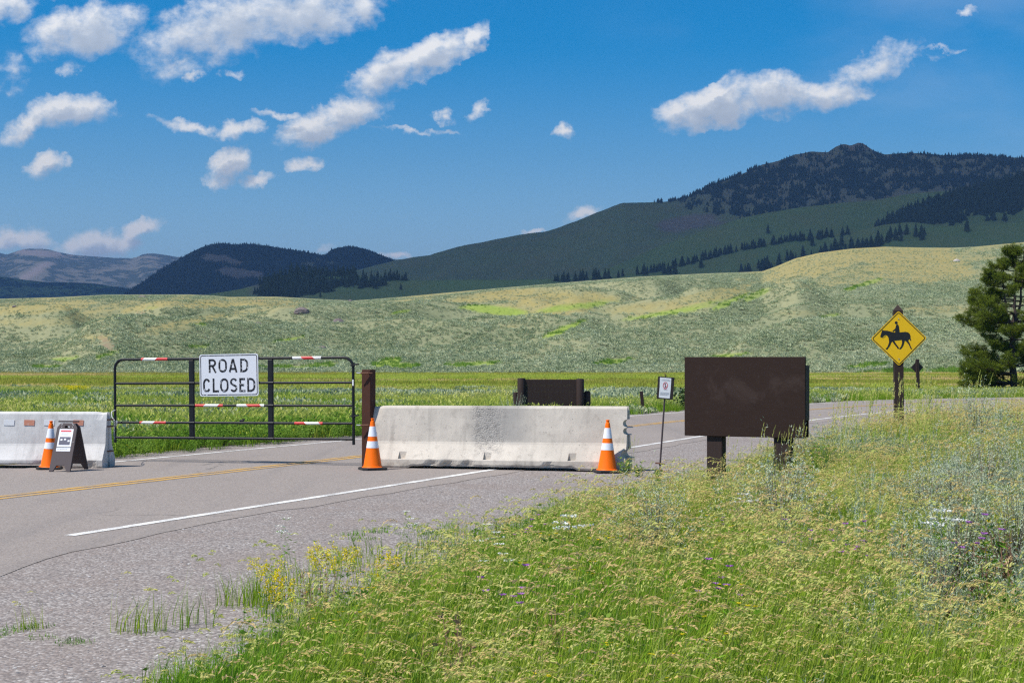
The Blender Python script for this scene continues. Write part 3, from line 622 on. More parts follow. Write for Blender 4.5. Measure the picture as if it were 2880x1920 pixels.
def sage_plant(seed, n=34, R0=.22, h=(.25, .55), fine=9):
    """upright silvery sagebrush: woody base, many leafy spikes"""
    p = Plant(seed); r = p.r
    for i in range(n):
        a = r.uniform(0, 6.28); d = R0 * math.sqrt(r.random()); hh = r.uniform(*h) * (1 - .35 * d / R0)
        bx, by = math.cos(a) * d * .35, math.sin(a) * d * .35; tx, ty = math.cos(a) * d * 1.1, math.sin(a) * d * 1.1
        mid = (bx * .5 + tx * .5, by * .5 + ty * .5, hh * .45); top = (tx + r.uniform(-.02, .04), ty + r.uniform(-.03, .03), hh)
        p.ribbon([(bx, by, 0), mid], [.004, .002], (math.cos(a + 1.57), math.sin(a + 1.57)), 1); p.ribbon([mid, top], [.002, .0008], (1, 0), 0)
        for k in range(fine * 5):
            t = k / (fine * 5); q = Vector(mid).lerp(Vector(top), t)
            if r.random() < .35: q = Vector((bx, by, 0)).lerp(Vector(mid), .35 + .65 * t)
            b = r.uniform(0, 6.28); p.leaf(q, (math.cos(b) * .7, math.sin(b) * .7, r.uniform(.3, 1.3)), r.uniform(.014, .026), r.uniform(.0018, .0032), 0)
    return p.mesh('sagebrush', [M_SAGE, M_TWIG])
def shrub(seed, n=70, mat=None):
    """far shrub: a loose dome of leafy flecks about 1 m across"""
    p = Plant(seed); r = p.r
    for i in range(n):
        a = r.uniform(0, 6.28); e = math.asin(r.uniform(.0, 1)); q = Vector((math.cos(a) * math.cos(e) * .5, math.sin(a) * math.cos(e) * .5, .08 + math.sin(e) * .46)) * r.uniform(.65, 1.12)
        d = Vector((q.x, q.y, q.z + .25)); L = r.uniform(.16, .30); p.leaf(q - d * .1, d + Vector((r.uniform(-.4, .4), r.uniform(-.4, .4), r.uniform(-.1, .4))), L, L * .28, 0)
    for i in range(6):
        a = r.uniform(0, 6.28); p.ribbon([(0, 0, 0), (math.cos(a) * .3, math.sin(a) * .3, .35)], [.03, .01], (-math.sin(a), math.cos(a)), 1)
    return p.mesh('far_shrub', [mat or M_SAGED, M_TWIG])
def tuft(seed, n=26, h=(.25, .6), R0=.5, mats=None, w_=(.012, .025), heads=0):
    """coarse tuft for middle distance"""
    p = Plant(seed); r = p.r
    for i in range(n):
        a = r.uniform(0, 6.28); d = R0 * math.sqrt(r.random()); hh = r.uniform(*h)
        pts = p.blade(math.cos(a) * d, math.sin(a) * d, r.uniform(0, 6.28), hh, r.uniform(.05, .4) * hh, r.uniform(*w_), 0, 2, .12)
        if i < heads: p.leaf(pts[-1], (.5, 0, .5), .13, .018, 1)
    return p.mesh('grass_tuft', mats or [M_BLADE, M_HEAD])
def weed(seed, n=90, h=.45, R0=.30, flowers=0, mats=None, L=(.04, .08)):
    """broad-leaved roadside plant"""
    p = Plant(seed); r = p.r
    for i in range(9):
        a = r.uniform(0, 6.28); d = R0 * r.random(); hh = h * r.uniform(.6, 1.05); base = Vector((math.cos(a) * d * .4, math.sin(a) * d * .4, 0)); top = Vector((math.cos(a) * d, math.sin(a) * d, hh))
        p.ribbon([tuple(base), tuple(top)], [.004, .002], (-math.sin(a), math.cos(a)), 0)
        for k in range(n // 9):
            q = base.lerp(top, r.uniform(.2, 1)); b = r.uniform(0, 6.28); ll = r.uniform(*L); p.leaf(q, (math.cos(b), math.sin(b), r.uniform(-.1, .7)), ll, ll * .28, 0)
        if i < flowers:
            for k in range(16): p.leaf(top + Vector((r.uniform(-.03, .03), r.uniform(-.03, .03), r.uniform(-.05, .03))), (r.uniform(-1, 1), r.uniform(-1, 1), .8), .022, .008, 1)
    return p.mesh('broadleaf_weed', mats or [M_WEED, M_YEL])
def flower(seed, mat, kind):
    p = Plant(seed); r = p.r; k_ = {'yarrow': 5, 'aster': 8, 'goldenrod': 12, 'small': 7}[kind]
    for i in range(k_):
        h = r.uniform(.36, .55) * (.8 if kind == 'small' else 1); a = r.uniform(0, 6.28); R0 = .12
        pts = p.blade(math.cos(a) * R0 * r.random(), math.sin(a) * R0 * r.random(), r.uniform(0, 6.28), h, .08, .0022, 0, 3, .1); t = Vector(pts[-1])
        for k in range(6): q = Vector(pts[1]).lerp(t, r.random()); b = r.uniform(0, 6.28); p.leaf(q, (math.cos(b), math.sin(b), .4), .045, .005, 0)
        if kind == 'yarrow':
            for k in range(26): b = r.uniform(0, 6.28); d = .035 * math.sqrt(r.random()); p.leaf(t + Vector((math.cos(b) * d, math.sin(b) * d, r.uniform(-.003, .006))), (math.cos(b), math.sin(b), .15), .014, .006, 1)
        elif kind == 'goldenrod':
            for k in range(46): u = r.random(); p.leaf(t + Vector((r.uniform(-.025, .025) + .03 * u, r.uniform(-.025, .025), -u * .11)), (r.uniform(-1, 1), r.uniform(-1, 1), .6), .018, .006, 1)
        else:
            rr = .022 if kind == 'aster' else .011
            for k in range(12): b = k / 12 * 6.28; p.leaf(t, (math.cos(b), math.sin(b) * .8, .35), rr, rr * .25, 1)
    return p.mesh(kind, [M_BLADE_D, mat])

def scatter(name, pts, scl, idx, sources, rot=None, **kw):
    """ONE object: a point mesh with plants instanced on it by geometry nodes"""
    n = len(pts)
    if rot is None: rot = RNG.uniform(0, 6.28, n)
    me = bpy.data.meshes.new(name); me.vertices.add(n); me.vertices.foreach_set('co', np.asarray(pts, np.float32).ravel())
    a = me.attributes.new('rz', 'FLOAT', 'POINT'); a.data.foreach_set('value', np.asarray(rot, np.float32))
    a = me.attributes.new('scl', 'FLOAT', 'POINT'); a.data.foreach_set('value', np.asarray(scl, np.float32))
    a = me.attributes.new('pick', 'INT', 'POINT'); a.data.foreach_set('value', np.asarray(idx, np.int32))
    o = link(bpy.data.objects.new(name, me)); c = bpy.data.collections.new(name + '_sources')
    for i, m_ in enumerate(sources): c.objects.link(bpy.data.objects.new('s%03d' % i, m_))
    gt = bpy.data.node_groups.new(name, 'GeometryNodeTree'); g = NT(gt)
    gt.interface.new_socket('Geometry', in_out='INPUT', socket_type='NodeSocketGeometry'); gt.interface.new_socket('Geometry', in_out='OUTPUT', socket_type='NodeSocketGeometry')
    gi = g.n('NodeGroupInput'); go = g.n('NodeGroupOutput')
    ci = g.n('GeometryNodeCollectionInfo'); ci.inputs['Collection'].default_value = c; ci.inputs['Separate Children'].default_value = True; ci.inputs['Reset Children'].default_value = True
    def na(k, t):
        nd = g.n('GeometryNodeInputNamedAttribute', {'data_type': t}); nd.inputs[0].default_value = k; return nd.outputs[0]
    er = g.n('FunctionNodeEulerToRotation', None, {0: g.n('ShaderNodeCombineXYZ', None, {2: na('rz', 'FLOAT')}).outputs[0]})
    ip = g.n('GeometryNodeInstanceOnPoints', None, {'Points': gi.outputs[0], 'Instance': ci.outputs[0], 'Instance Index': na('pick', 'INT'), 'Rotation': er.outputs[0], 'Scale': na('scl', 'FLOAT')})
    ip.inputs['Pick Instance'].default_value = True
    g.put(go.inputs[0], ip.outputs[0])
    md = o.modifiers.new('scatter', 'NODES'); md.node_group = gt
    return tag(o, kind='stuff', **kw)
WIND = lambda n: RNG.normal(.15, .55, n)

def rand_area(n, y0, y1, xl, xr, p_=1.0):
    """random points between two boundary functions of y"""
    y = y0 + (y1 - y0) * RNG.random(n) ** p_; a, b = xl(y), xr(y); return a + (b - a) * RNG.random(n), y
FR = lambda y: .352 * y + 1.2           # just beyond the right edge of the picture
FL = lambda y: -.352 * y - 1.2

# ---- foreground verge
BR = [brome(100 + i, mh=2 if i % 2 else 3) for i in range(6)]
BS = [brome(140 + i, n_stem=3, n_blade=26, hs=(.22, .38), hb=(.1, .26), mh=3, hl=(.04, .07)) for i in range(3)]
GR = [green(120 + i) for i in range(4)]; TL = [tall(130 + i) for i in range(3)]
SG = [sage_plant(150 + i) for i in range(4)]
LOW = [green(170 + i, n=60, h=(.02, .075), R0=.15) for i in range(3)]
FLW = [flower(180, M_YEL, 'small'), flower(181, M_PUR, 'aster'), flower(182, M_WHT, 'yarrow'), weed(183, h=.3, R0=.2, L=(.03, .05)), weed(184, h=.38, R0=.22, mats=[M_DRY, M_YEL], L=(.02, .035))]
SRC = BR + BS + GR + TL + SG + LOW + FLW       # 0-5 brome,6-8 short,9-12 green,13-15 tall,16-19 sage,20-22 low,23 yellow,24 aster,25 yarrow,26 weed,27 dry_brush
SAGE_SPOTS = [((px - 1440) / F * d, d, r) for px, d, r in ((1838,11.4,.34),(2190,12.6,.34),(2250,12.2,.28),(2600,13.6,.45),(2680,13.9,.4),(2440,10.7,.3),(2620,10.2,.3),(2700,10.3,.35),(2640,8.6,.3),(2850,10.6,.35),(2620,16.5,.4),(2700,16.8,.4),(2770,16.2,.45),(2850,17.5,.4),(2745,23.5,.5),(2240,22.0,.35),(2390,15.8,.2),(2018,18.0,.3),(2200,17.6,.34),(905,10.5,.25),(945,10.7,.25),(800,9.2,.2))]
def verge(name, n, y0, y1, p_, sc, keep=1.0):
    x, y = rand_area(n, y0, y1, edge_x, FR, p_)
    e = x - edge_x(y); nz = fbm(x * .8, y * .8, 3, 201); n2 = fbm(x * .45 + 40, y * .45, 4, 202); n3 = fbm(x * 1.6, y * 1.2, 3, 203)
    ok = (e > (nz - .40) * 1.3) & ((e > .55) | (RNG.random(len(e)) < .55))
    x, y, e, nz, n2, n3 = (a[ok] for a in (x, y, e, nz, n2, n3)); m = len(x); u = RNG.random(m)
    idx = RNG.integers(0, 6, m)
    grn = sstep(-x + y * .10, -.2, 1.6) * .45 + .04                                   # greener towards the lower left
    g_ = u < np.clip((n2 - .5) * 3.6 + grn, .04, .92); idx = np.where(g_, RNG.integers(9, 13, m), idx)
    idx = np.where(e < .45, np.where(u < .80, RNG.integers(20, 23, m), np.where(u < .88, RNG.integers(9, 13, m), RNG.integers(6, 9, m))), idx)
    idx = np.where(e < .12, RNG.integers(20, 23, m), idx)
    idx = np.where((e > .4) & (e < 1.0) & (u > .6), RNG.integers(6, 9, m), idx)
    v = RNG.random(m)
    sagey = (n3 > .60) & (x > .12 * y + .2) & (v < .10); idx = np.where(sagey, RNG.integers(16, 20, m), idx)
    idx = np.where((v > .10) & (v < .125) & (e > .3), 23, idx); idx = np.where((v > .125) & (v < .1262) & (y < 13), 24, idx); idx = np.where((v > .132) & (v < .133) & (e > .2), 25, idx)
    idx = np.where((v > .14) & (v < .19), 26, idx); idx = np.where((v > .19) & (v < .21) & (nz > .5), 27, idx)
    idx = np.where((v > .21) & (v < .23) & (y > 16) & (e > 1), RNG.integers(13, 16, m), idx)
    sx_ = 1440 + x / y * F; sg2 = (sx_ > 2080) & (y > 7.5) & (y < 24) & (n3 > .54) & (v > .3) & (v < .335) & ~((sx_ > 1900) & (sx_ < 2330) & (y > 12.5)); idx = np.where(sg2, RNG.integers(16, 20, m), idx)
    idx = np.where((idx > 12) & (idx < 16) & (sx_ < 2300), 2, idx)
    bd_ = (sx_ > 1915) & (sx_ < 2300) & (y > 14.8) & (y < 18.3) & (v > .35) & (v < .62); idx = np.where(bd_, np.where(v < .45, RNG.integers(13, 16, m), RNG.integers(9, 13, m)), idx)
    s_ = np.where(bd_, np.where(v < .45, .85, 1.5), 1.0) * np.where((idx > 15) & (idx < 20), 1.1, 1.0) * RNG.uniform(.6, 1.15, m) * sc * (.78 + .22 * sstep(e, .2, 1.8)) * (.55 + .95 * n2)
    s_ = np.where((y > 15) & (y < 20) & (x < .11 * y), s_ * .8, s_)
    z = ground_z(x, y) - .01
    far_ = np.ones(m, bool)
    for (sx, sy, sr) in SAGE_SPOTS: far_ &= (np.hypot(x - sx, (y - sy + sr * .6) * .8) > sr) | (RNG.random(m) < .18)
    for (sx, sy, sr) in SAGE_SPOTS: s_ = np.where((np.abs(x - sx) < sr * 1.2) & (y < sy) & (y > sy - 1.6) & (idx < 16), s_ * .62, s_)
    x, y, z, s_, idx = x[far_], y[far_], z[far_], s_[far_], idx[far_]; m = len(x)
    scatter(name, np.c_[x, y, z], s_, idx, SRC, WIND(m), label='tall green and straw-gold roadside grass with seed heads, wildflowers and sage')
verge('roadside_grass', 15500, 4.4, 31, .85, 1.0)
def verge_far(name, n):
    T = [tuft(300 + i, heads=16, h=(.3, .62), R0=.45) for i in range(4)] + [shrub(310 + i, 60, M_SAGED) for i in range(2)] + [tuft(320, 30, (.3, .7), .4, [M_BLADE_D, M_HEADG], heads=5)]
    x, y = rand_area(n, 30, 70, edge_x, lambda y: .36 * y + 6)
    nz = fbm(x * .5, y * .5, 3, 211); idx = np.where(nz > .58, RNG.integers(4, 6, len(x)), RNG.integers(0, 4, len(x))); idx = np.where(RNG.random(len(x)) < .2, 6, idx)
    ok = (x - edge_x(y)) > (nz - .4); x, y, idx = x[ok], y[ok], idx[ok]
    scatter(name, np.c_[x, y, ground_z(x, y)], RNG.uniform(.35, .7, len(x)) * np.where(idx > 3, .8, 1), idx, T, WIND(len(x)), label='grass and pale sage on the bank beyond the horse sign')
verge_far('bank_grass', 2600)
# scattered sprigs on the gravel
x, y = rand_area(900, 6, 26, lambda y: edge_x(y) - 1.2, lambda y: edge_x(y) + .1)
nz = fbm(x * 1.1, y * 1.1, 3, 221); k = (nz > .66) & (RNG.random(900) < .8); x, y = x[k], y[k]
scatter('gravel_sprigs', np.c_[x, y, x * 0 - .012], RNG.uniform(.5, .95, len(x)), np.where(RNG.random(len(x)) < .93, RNG.integers(20, 23, len(x)), RNG.integers(6, 9, len(x))), SRC, label='sparse sprigs of grass growing in the gravel beside the verge')
x, y = rand_area(80, 9, 20, lambda y: edge_x(y) - .5, lambda y: edge_x(y) + .4)
scatter('edge_stems', np.c_[x, y, x * 0 - .01], RNG.uniform(.75, 1.1, len(x)), RNG.integers(6, 9, len(x)), SRC, label='thin seeding grass stems along the gravel edge')

# ---- far side of the road
WD = [weed(400 + i, 110, .5, .34, 0) for i in range(3)] + [weed(404, 100, .5, .3, 2)] + [tuft(405 + i, 30, (.25, .6), .35, [M_BLADE_D, M_HEADG], (.006, .012), 4) for i in range(2)] + [tuft(410, 30, (.3, .6), .35, [M_BLADE, M_MEAD], (.006, .012), 9)] + [shrub(412, 90, M_SAGED), shrub(413, 90, M_SAGED)]
def far_edge():
    t = RNG.integers(60, 250, 7500); q = RNG.random(7500) ** .8 * 3.6 + .45; pz = FAR[t] - NF[t] * q[:, None] + RNG.normal(0, .25, (7500, 2))
    x, y = pz.T; k = ~((x < -5.6) & (y < 25.2)) & (np.abs(x) < .36 * y + 2) & (far_x(np.minimum(y, 78)) - x > .55); x, y, q = x[k], y[k], q[k]; m = len(x)
    nz = fbm(x * .5, y * .5, 3, 231); u = RNG.random(m)
    leafy = (x < -1.5) & (q < 2.6)
    idx = np.where(leafy & (u < .85), np.where(u < .06, 3, RNG.integers(0, 3, m)), np.where(u < .4, RNG.integers(4, 6, m), 6)); idx = np.where(~leafy & (nz > .6) & (u > .5), RNG.integers(7, 9, m), idx)
    s_ = RNG.uniform(.6, 1.0, m) * np.where(x < -1.5, 1, .8) * (.65 + .35 * sstep(q, .4, 1.4)); s_ = np.where(idx > 6, s_ * .7, s_)
    scatter('far_edge_weeds', np.c_[x, y, ground_z(x, y)], s_, idx, WD, label='leafy green weeds and grass along the far edge of the road')
far_edge()
def mid_meadow():
    T = [tuft(500 + i, 26, (.25, .55), .5, [M_MBL, M_MEAD], (.010, .02), 6) for i in range(3)] + [tuft(505 + i, 26, (.25, .6), .5, [M_BLADE_D, M_MEAD], (.010, .02), 2) for i in range(2)] + [tuft(508, 24, (.3, .6), .5, [M_MBL, M_HEADG], (.010, .018), 14)] + [shrub(510 + i, 90, M_SAGED) for i in range(3)] + [tuft(515, 26, (.35, .6), .5, [M_BLADE_D, M_YEL], (.01, .02), 22)]
    n = 30000; y = 24 + (92 - 24) * RNG.random(n) ** .75; x = (RNG.random(n) * 2 - 1) * (.36 * y + 2)
    k = (np.where(y > 78, 9, far_x(np.minimum(y, 78)) - x) > 3.2); x, y = x[k], y[k]; m = len(x); u = RNG.random(m)
    nz = fbm(x * .14, y * .22, 4, 241); n2 = fbm(x * .10 + 9, y * .2, 4, 243); n3 = fbm(x * .08, y * .15, 3, 245)
    py = HY + H * F / y; px = 1440 + x / y * F
    idx = np.where(n2 > .52, RNG.integers(3, 5, m), RNG.integers(0, 3, m)); idx = np.where((n3 > .53) & (u < .5), 5, idx)
    band = np.exp(-((py - interp([(0, 1125), (700, 1125), (1400, 1118), (2900, 1112)], px)) / 9) ** 2) * .28 + np.exp(-((py - 1165) / 14) ** 2) * sstep(-px, -1000, -300) * .22 + np.exp(-((py - 1140) / 9) ** 2) * sstep(px, 1500, 1800) * .25
    idx = np.where((nz + band > .61), RNG.integers(6, 9, m), idx)
    yel = blob(px, py, [(215, 1106, 35, 5, 0, 1)], .3, 4) > .3; idx = np.where(yel, 9, idx)
    thin = sstep(-y, -92, -74); k = u < (.25 + .75 * thin); x, y, idx, py = x[k], y[k], idx[k], py[k]; m = len(x)
    s_ = RNG.uniform(.5, .92, m) * np.where((idx > 5) & (idx < 9), .75, 1.0) * (.6 + .4 * sstep(-y, -92, -60))
    scatter('meadow_grass', np.c_[x, y, ground_z(x, y)], s_, idx, T, label='grass and sage growing on the meadow beyond the road')
    T2 = [tuft(520 + i, 30, (.12, .28), 1.0, [M_OLV, M_HEADG], (.02, .04), 0) for i in range(3)] + [tuft(525, 30, (.12, .3), 1.0, [M_HEAD, M_HEADG], (.02, .04), 0), tuft(526, 30, (.12, .3), 1.0, [M_MBL, M_HEADG], (.02, .04), 0)]
    n = 16000; y = 84 + (226 - 84) * RNG.random(n); x = (RNG.random(n) * 2 - 1) * (.36 * y + 2); nz = fbm(x * .02, y * .09, 5, 247); n2 = fbm(x * .015 + 5, y * .06, 4, 249)
    idx = np.where(nz > .53, 4, RNG.integers(0, 3, n)); idx = np.where(n2 > .62, 3, idx); k = nz * RNG.random(n) > .12; x, y, idx = x[k], y[k], idx[k]
    scatter('meadow_tufts', np.c_[x, y, ground_z(x, y)], RNG.uniform(.5, 1.0, len(x)), idx, T2, WIND(len(x)), label='short grass of the open meadow below the sage hill')
mid_meadow()

# ---- the sage hill's shrubs
def hill_shrubs():
    n = 330000; fi = RNG.random(n) ** 1.15 * (SAGE.ny - 2); u_ = (RNG.random(n) * 2 - 1) * .36; fj = (u_ + .62) / 1.24 * (SAGE.nx - 1)
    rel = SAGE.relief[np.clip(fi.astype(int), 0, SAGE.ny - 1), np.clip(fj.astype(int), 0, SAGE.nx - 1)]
    x, y, z = SAGE.grid_at(fi, fj); px = 1440 + u_ * F; py = HY + (H - z) * F / y
    gold = blob(px, py, GOLD, .5, 3); lush = blob(px, py, LUSH, .35, 9); bare = blob(px, py, BARE, .3, 12)
    nz = fbm(x * .03, y * .03, 4, 251); n4 = fbm(x * .25, y * .25, 2, 253); u = RNG.random(n)
    keep = u < np.clip((1 - .66 * gold) * (1 - .8 * lush) * (1 - .95 * bare) * (.30 + .9 * sstep(n4, .36, .62)) * (.35 + .8 * nz) * (.50 + .75 * sstep(-rel, -.35, .3)), 0, 1)  # shrubs set denser on slopes turned from the sun, to darken the folds
    x, y, z, lush, gold, px, py = (a[keep] for a in (x, y, z, lush, gold, px, py)); m = len(x); v = RNG.random(m)
    idx = RNG.integers(0, 5, m); s_ = RNG.uniform(.55, 1.25, m) * (.8 + .5 * RNG.random(m) ** 3) * .78; s_ *= np.where(gold > .4, .7, 1)
    idx = np.where(lush > .35, 5, idx)
    S = [shrub(600 + i, 44, M_SAGED) for i in range(5)] + [tuft(610, 24, (.3, .7), .6, [M_WEED, M_HEADG], (.03, .06), 0)]
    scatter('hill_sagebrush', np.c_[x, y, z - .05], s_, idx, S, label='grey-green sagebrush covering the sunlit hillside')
hill_shrubs()

# ---- gravel stones
def stones():
    S = []
    for i in range(4):
        bm = bmesh.new(); bmesh.ops.create_icosphere(bm, subdivisions=1, radius=1); r = random.Random(i)
        for v in bm.verts: v.co *= r.uniform(.7, 1.15); v.co.z *= .6
        me = bpy.data.meshes.new('stone'); bm.to_mesh(me); bm.free(); m, n_ = new_mat('stone_%s' % 'grey tan pale dark'.split()[i]); c = [(.26, .25, .25), (.34, .27, .23), (.50, .48, .46), (.13, .125, .13)][i]
        finish(n_, pbsdf(n_, c, .9, spec=.2)); me.materials.append(m); S.append(me)
    n = 42000; y = 6.5 + 24 * RNG.random(n) ** 1.1; a = np.maximum(near_x(y) + .55 + 1.2 * sstep(-y, -15.5, -9), FL(y)); x = a + (edge_x(y) + .5 - a) * RNG.random(n)
    cl = fbm(x * 2, y * 2, 3, 261) + .15 * RNG.random(n); k = (cl > .45); x, y = x[k], y[k]; m = len(x)
    scatter('loose_gravel', np.c_[x, y, x * 0 - .006], RNG.uniform(.003, .0095, m) * (1 + (RNG.random(m) > .98) * 1.0), RNG.integers(0, 4, m), S, label='loose grey and pink gravel stones on the shoulder')
stones()

# ---- far conifers
def conifer(seed, h=1.0):
    p = Plant(seed); r = p.r; M_ = 0; lv = 7
    for i in range(lv):
        z0 = .08 + .86 * i / lv; z1 = z0 + .24; rr = (.27 * (1 - i / lv) ** .85 + .012) * r.uniform(.85, 1.1); k = len(p.V); n = 6; off = r.uniform(0, 6)
        for j in range(n): a = off + j / n * 6.28; q = rr * r.uniform(.65, 1.2); p.V.append((math.cos(a) * q, math.sin(a) * q, z0 - r.uniform(0, .03)))
        p.V.append((0, 0, min(1, z1)))
        for j in range(n): p.F.append((k + j, k + (j + 1) % n, k + n, k + n)); p.M.append(0)
    p.ribbon([(0, 0, -.02), (0, 0, .15)], [.015, .012], (1, 0), 1); p.ribbon([(0, 0, -.02), (0, 0, .15)], [.015, .012], (0, 1), 1)
    return p.mesh('conifer_tree', [M_CON, M_TWIG])
M_CON = simple('conifer_needles', (.030, .044, .022), .95, var=.3, scale=3, spec=.05)
CON = [conifer(700 + i) for i in range(4)]
def trees_line(hill, pts, n, jit, hh, lab, grp, thing=True, seed=1):
    """conifers along a traced row; each one an object of its own"""
    r = random.Random(seed); c = 0; xs = [p[0] for p in pts]
    for i in range(n):
        px = r.uniform(xs[0], xs[-1]); py = float(interp(pts, px)) + r.gauss(0, jit); q = hill.at(px, py)
        if q is None: continue
        o = bpy.data.objects.new('conifer_tree', CON[r.randrange(4)]); s_ = r.uniform(*hh) * r.uniform(.8, 1.1); o.location = (q[0], q[1], q[2] - .5); o.scale = (s_ * r.uniform(.85, 1.3), s_ * r.uniform(.85, 1.3), s_); o.rotation_euler = (0, 0, r.uniform(0, 6.28))
        link(o); tag(o, lab % ('left', 'middle', 'right')[min(2, int(3 * (px - xs[0]) / (xs[-1] - xs[0])))], 'conifer', grp); c += 1
    return c
tc_ = 0
tc_ += trees_line(RA, [(1800,770),(1860,762),(1947,738),(2010,722),(2075,706),(2213,680),(2388,660)], 105, 1.6, (8, 13), 'dark conifer in the %s stretch of the long row along the grassy ridge', 'conifers in the row on the grassy ridge', seed=1)
tc_ += trees_line(LS, [(1560,792),(1633,788),(1720,782),(1800,772),(1900,768)], 26, 1.2, (8, 13), 'dark conifer in the %s third of the thin row behind the sunlit crest', 'conifers just behind the sage hill crest', seed=2)
tc_ += trees_line(LH, [(2430,706),(2480,690),(2510,668),(2545,658),(2600,664)], 26, 6, (9, 15), 'dark conifer at the %s side of the rocky foot of the low dark hill', 'conifers by the rocky foot of the low dark hill', seed=3)
tc_ += trees_line(RA, [(2080,770),(2200,742),(2330,712),(2440,690)], 42, 5, (10, 16), 'dark conifer in the %s third of the gully above the golden crest', 'conifers in the gully above the golden hill', seed=4)
tc_ += trees_line(LS, [(727,799),(780,785),(830,770),(930,769),(1000,776),(1080,786),(1150,790)], 62, 1.5, (7, 11.5), 'dark conifer on the %s third of the wooded spur crest', 'conifers on the crest of the wooded spur', seed=5)
tc_ += trees_line(LS, [(760,818),(860,812),(960,808),(1060,806),(1130,812)], 26, 9, (7, 11.5), 'dark conifer on the %s third of the slope below the wooded spur crest', 'conifers on the slope of the wooded spur', seed=6)
for (px, py, hl, lab) in [(2285,690,RA,'lone dark conifer standing on the grassy ridge right of its tree row'),(2720,650,LH,'lone dark conifer on the low dark hill above the pine tree'),(1972,752,RA,'lone round conifer on the ridge slope at the left end of the golden hill'),(2160,655,SHO,'lone dark conifer above the ridge tree row on the grassy slope')]:
    q = hl.at(px, py)
    if q: o = bpy.data.objects.new('conifer_tree', CON[1]); o.location = (q[0], q[1], q[2] - .5); o.scale = (15, 15, 15); link(o); tag(o, lab, 'conifer')
def forest(name, hill, mask, n, hh, thr=.5, xr=(-100, 2980), lab='dark conifer forest on the mountainside', seed=5):
    fi = RNG.random(n) ** .8 * (hill.ny - 2); px = xr[0] + (xr[1] - xr[0]) * RNG.random(n); fj = (px - hill.px[0]) / (hill.px[1] - hill.px[0])
    x, y, z = hill.grid_at(fi, fj); py = HY + (H - z) * F / y; k = mask(px, py, x, y) * (.7 + .6 * RNG.random(n)) > thr
    x, y, z = x[k], y[k], z[k]; m = len(x)
    scatter(name, np.c_[x, y, z - 1], RNG.uniform(*hh, m) * RNG.uniform(.7, 1.15, m), RNG.integers(0, 4, m), CON, label=lab)
forest('mountain_forest', BIG, forest_big, 66000, (7.5, 12.5), .50, (1600, 2980), 'dark conifer forest on the upper slopes of the big mountain')
forest('crest_forest', BIG, lambda px, py, X, Y: ((interp(C_BIG, px) - py) > -3) * sstep(px, 1700, 1990) * (fbm(px / 18, px * 0, 3, 8) > .45), 60000, (7, 12), .6, (1700, 2980), 'conifers along the skyline of the big mountain')
forest('spur_forest', FS, lambda px, py, X, Y: sstep(interp([(2300,600),(2475,640),(2560,640),(2700,610),(2880,590),(3300,560)], px) - py + (fbm(px/30, py/20, 3, 4)-.5)*60, -20, 12) + .3 * (fbm(px/14, py/10, 2, 14) > .55), 10000, (8.5, 13.5), .5, (2350, 2980), 'dark conifer forest on the spur at the right')
forest('spur_wood', LS, lambda px, py, X, Y: .9 * blob(px, py, [(820,812,110,26,0,1),(1000,800,90,10,0,.7),(860,772,130,6,0,1)], .7, 2), 4600, (6.5, 10.5), .5, (650, 1180), 'conifers in the hollow of the wooded spur')
forest('dome_forest', DOME, lambda px, py, X, Y: .35 + .6 * fbm(px / 30, py / 14, 5, 27, .7) - .35 * blob(px, py, [(620,730,60,14,-8,1),(680,770,70,16,-5,1),(880,740,70,10,0,.6)], .5, 2), 52000, (8, 13), .55, (280, 1180), 'dark conifer forest covering the domed mountains')

# ---- boulders on the sage hill
def boulder(px, py, w_, lab, seed, col=0):
    q = SAGE.at(px, py)
    if q is None: return
    bm = bmesh.new(); bmesh.ops.create_icosphere(bm, subdivisions=3, radius=1); r = random.Random(seed); s_ = w_ / F * q[1] / 2
    for v in bm.verts:
        c = v.co; f = .75 + .5 * float(fbm(c.x * 1.1 + seed * 3, c.y * 1.1 + c.z * 1.7, 3, seed)); v.co = Vector((c.x * f * s_, c.y * f * s_ * .8, max(-.2, c.z * f * .62) * s_))
    me = bpy.data.meshes.new('boulder'); bm.to_mesh(me); bm.free(); me.materials.append(M_ROCK if col == 0 else M_ROCKP)
    o = link(bpy.data.objects.new('boulder', me)); o.location = (q[0], q[1], q[2] + .05); tag(o, lab, 'boulder', 'boulders on the sage hill')
M_ROCK = simple('lichened_rock', (.17, .135, .125), .9, var=.4, scale=1.2, bmp=.1); M_ROCKP = simple('pale_rock', (.46, .41, .37), .9, var=.25, scale=1.2, bmp=.1)
for i, a in enumerate([(951,909,36,'dark brown boulder highest above the gate, left of the hill centre'),(905,984,34,'grey-brown boulder on the lower slope just above the gate\'s top right rail',),(848,879,44,'low wide rock outcrop on the slope up left of the dark brown boulder'),(400,838,22,'grey boulder on the left skyline of the sage hill'),
    (40,863,12,'small dark boulder in golden grass at the far left of the hill'),(158,835,13,'pale pointed rock on the skyline at the far left',1),(985,848,14,'small dark rock on the skyline dip right of the wooded spur'),(2691,735,20,'pale round boulder near the top of the golden hill',1),
    (725,913,20,'flat grey rock on the slope above the ROAD CLOSED sign'),(335,898,12,'small dark rock among sage left of the gate, mid slope'),(1877,788,9,'small pale rock on the hill crest above the brown board',1),(1650,783,9,'small pale rock on the skyline above the barrier',1)]):
    boulder(a[0], a[1], a[2] * 1.05, a[3], 40 + i, a[4] if len(a) > 4 else 0)
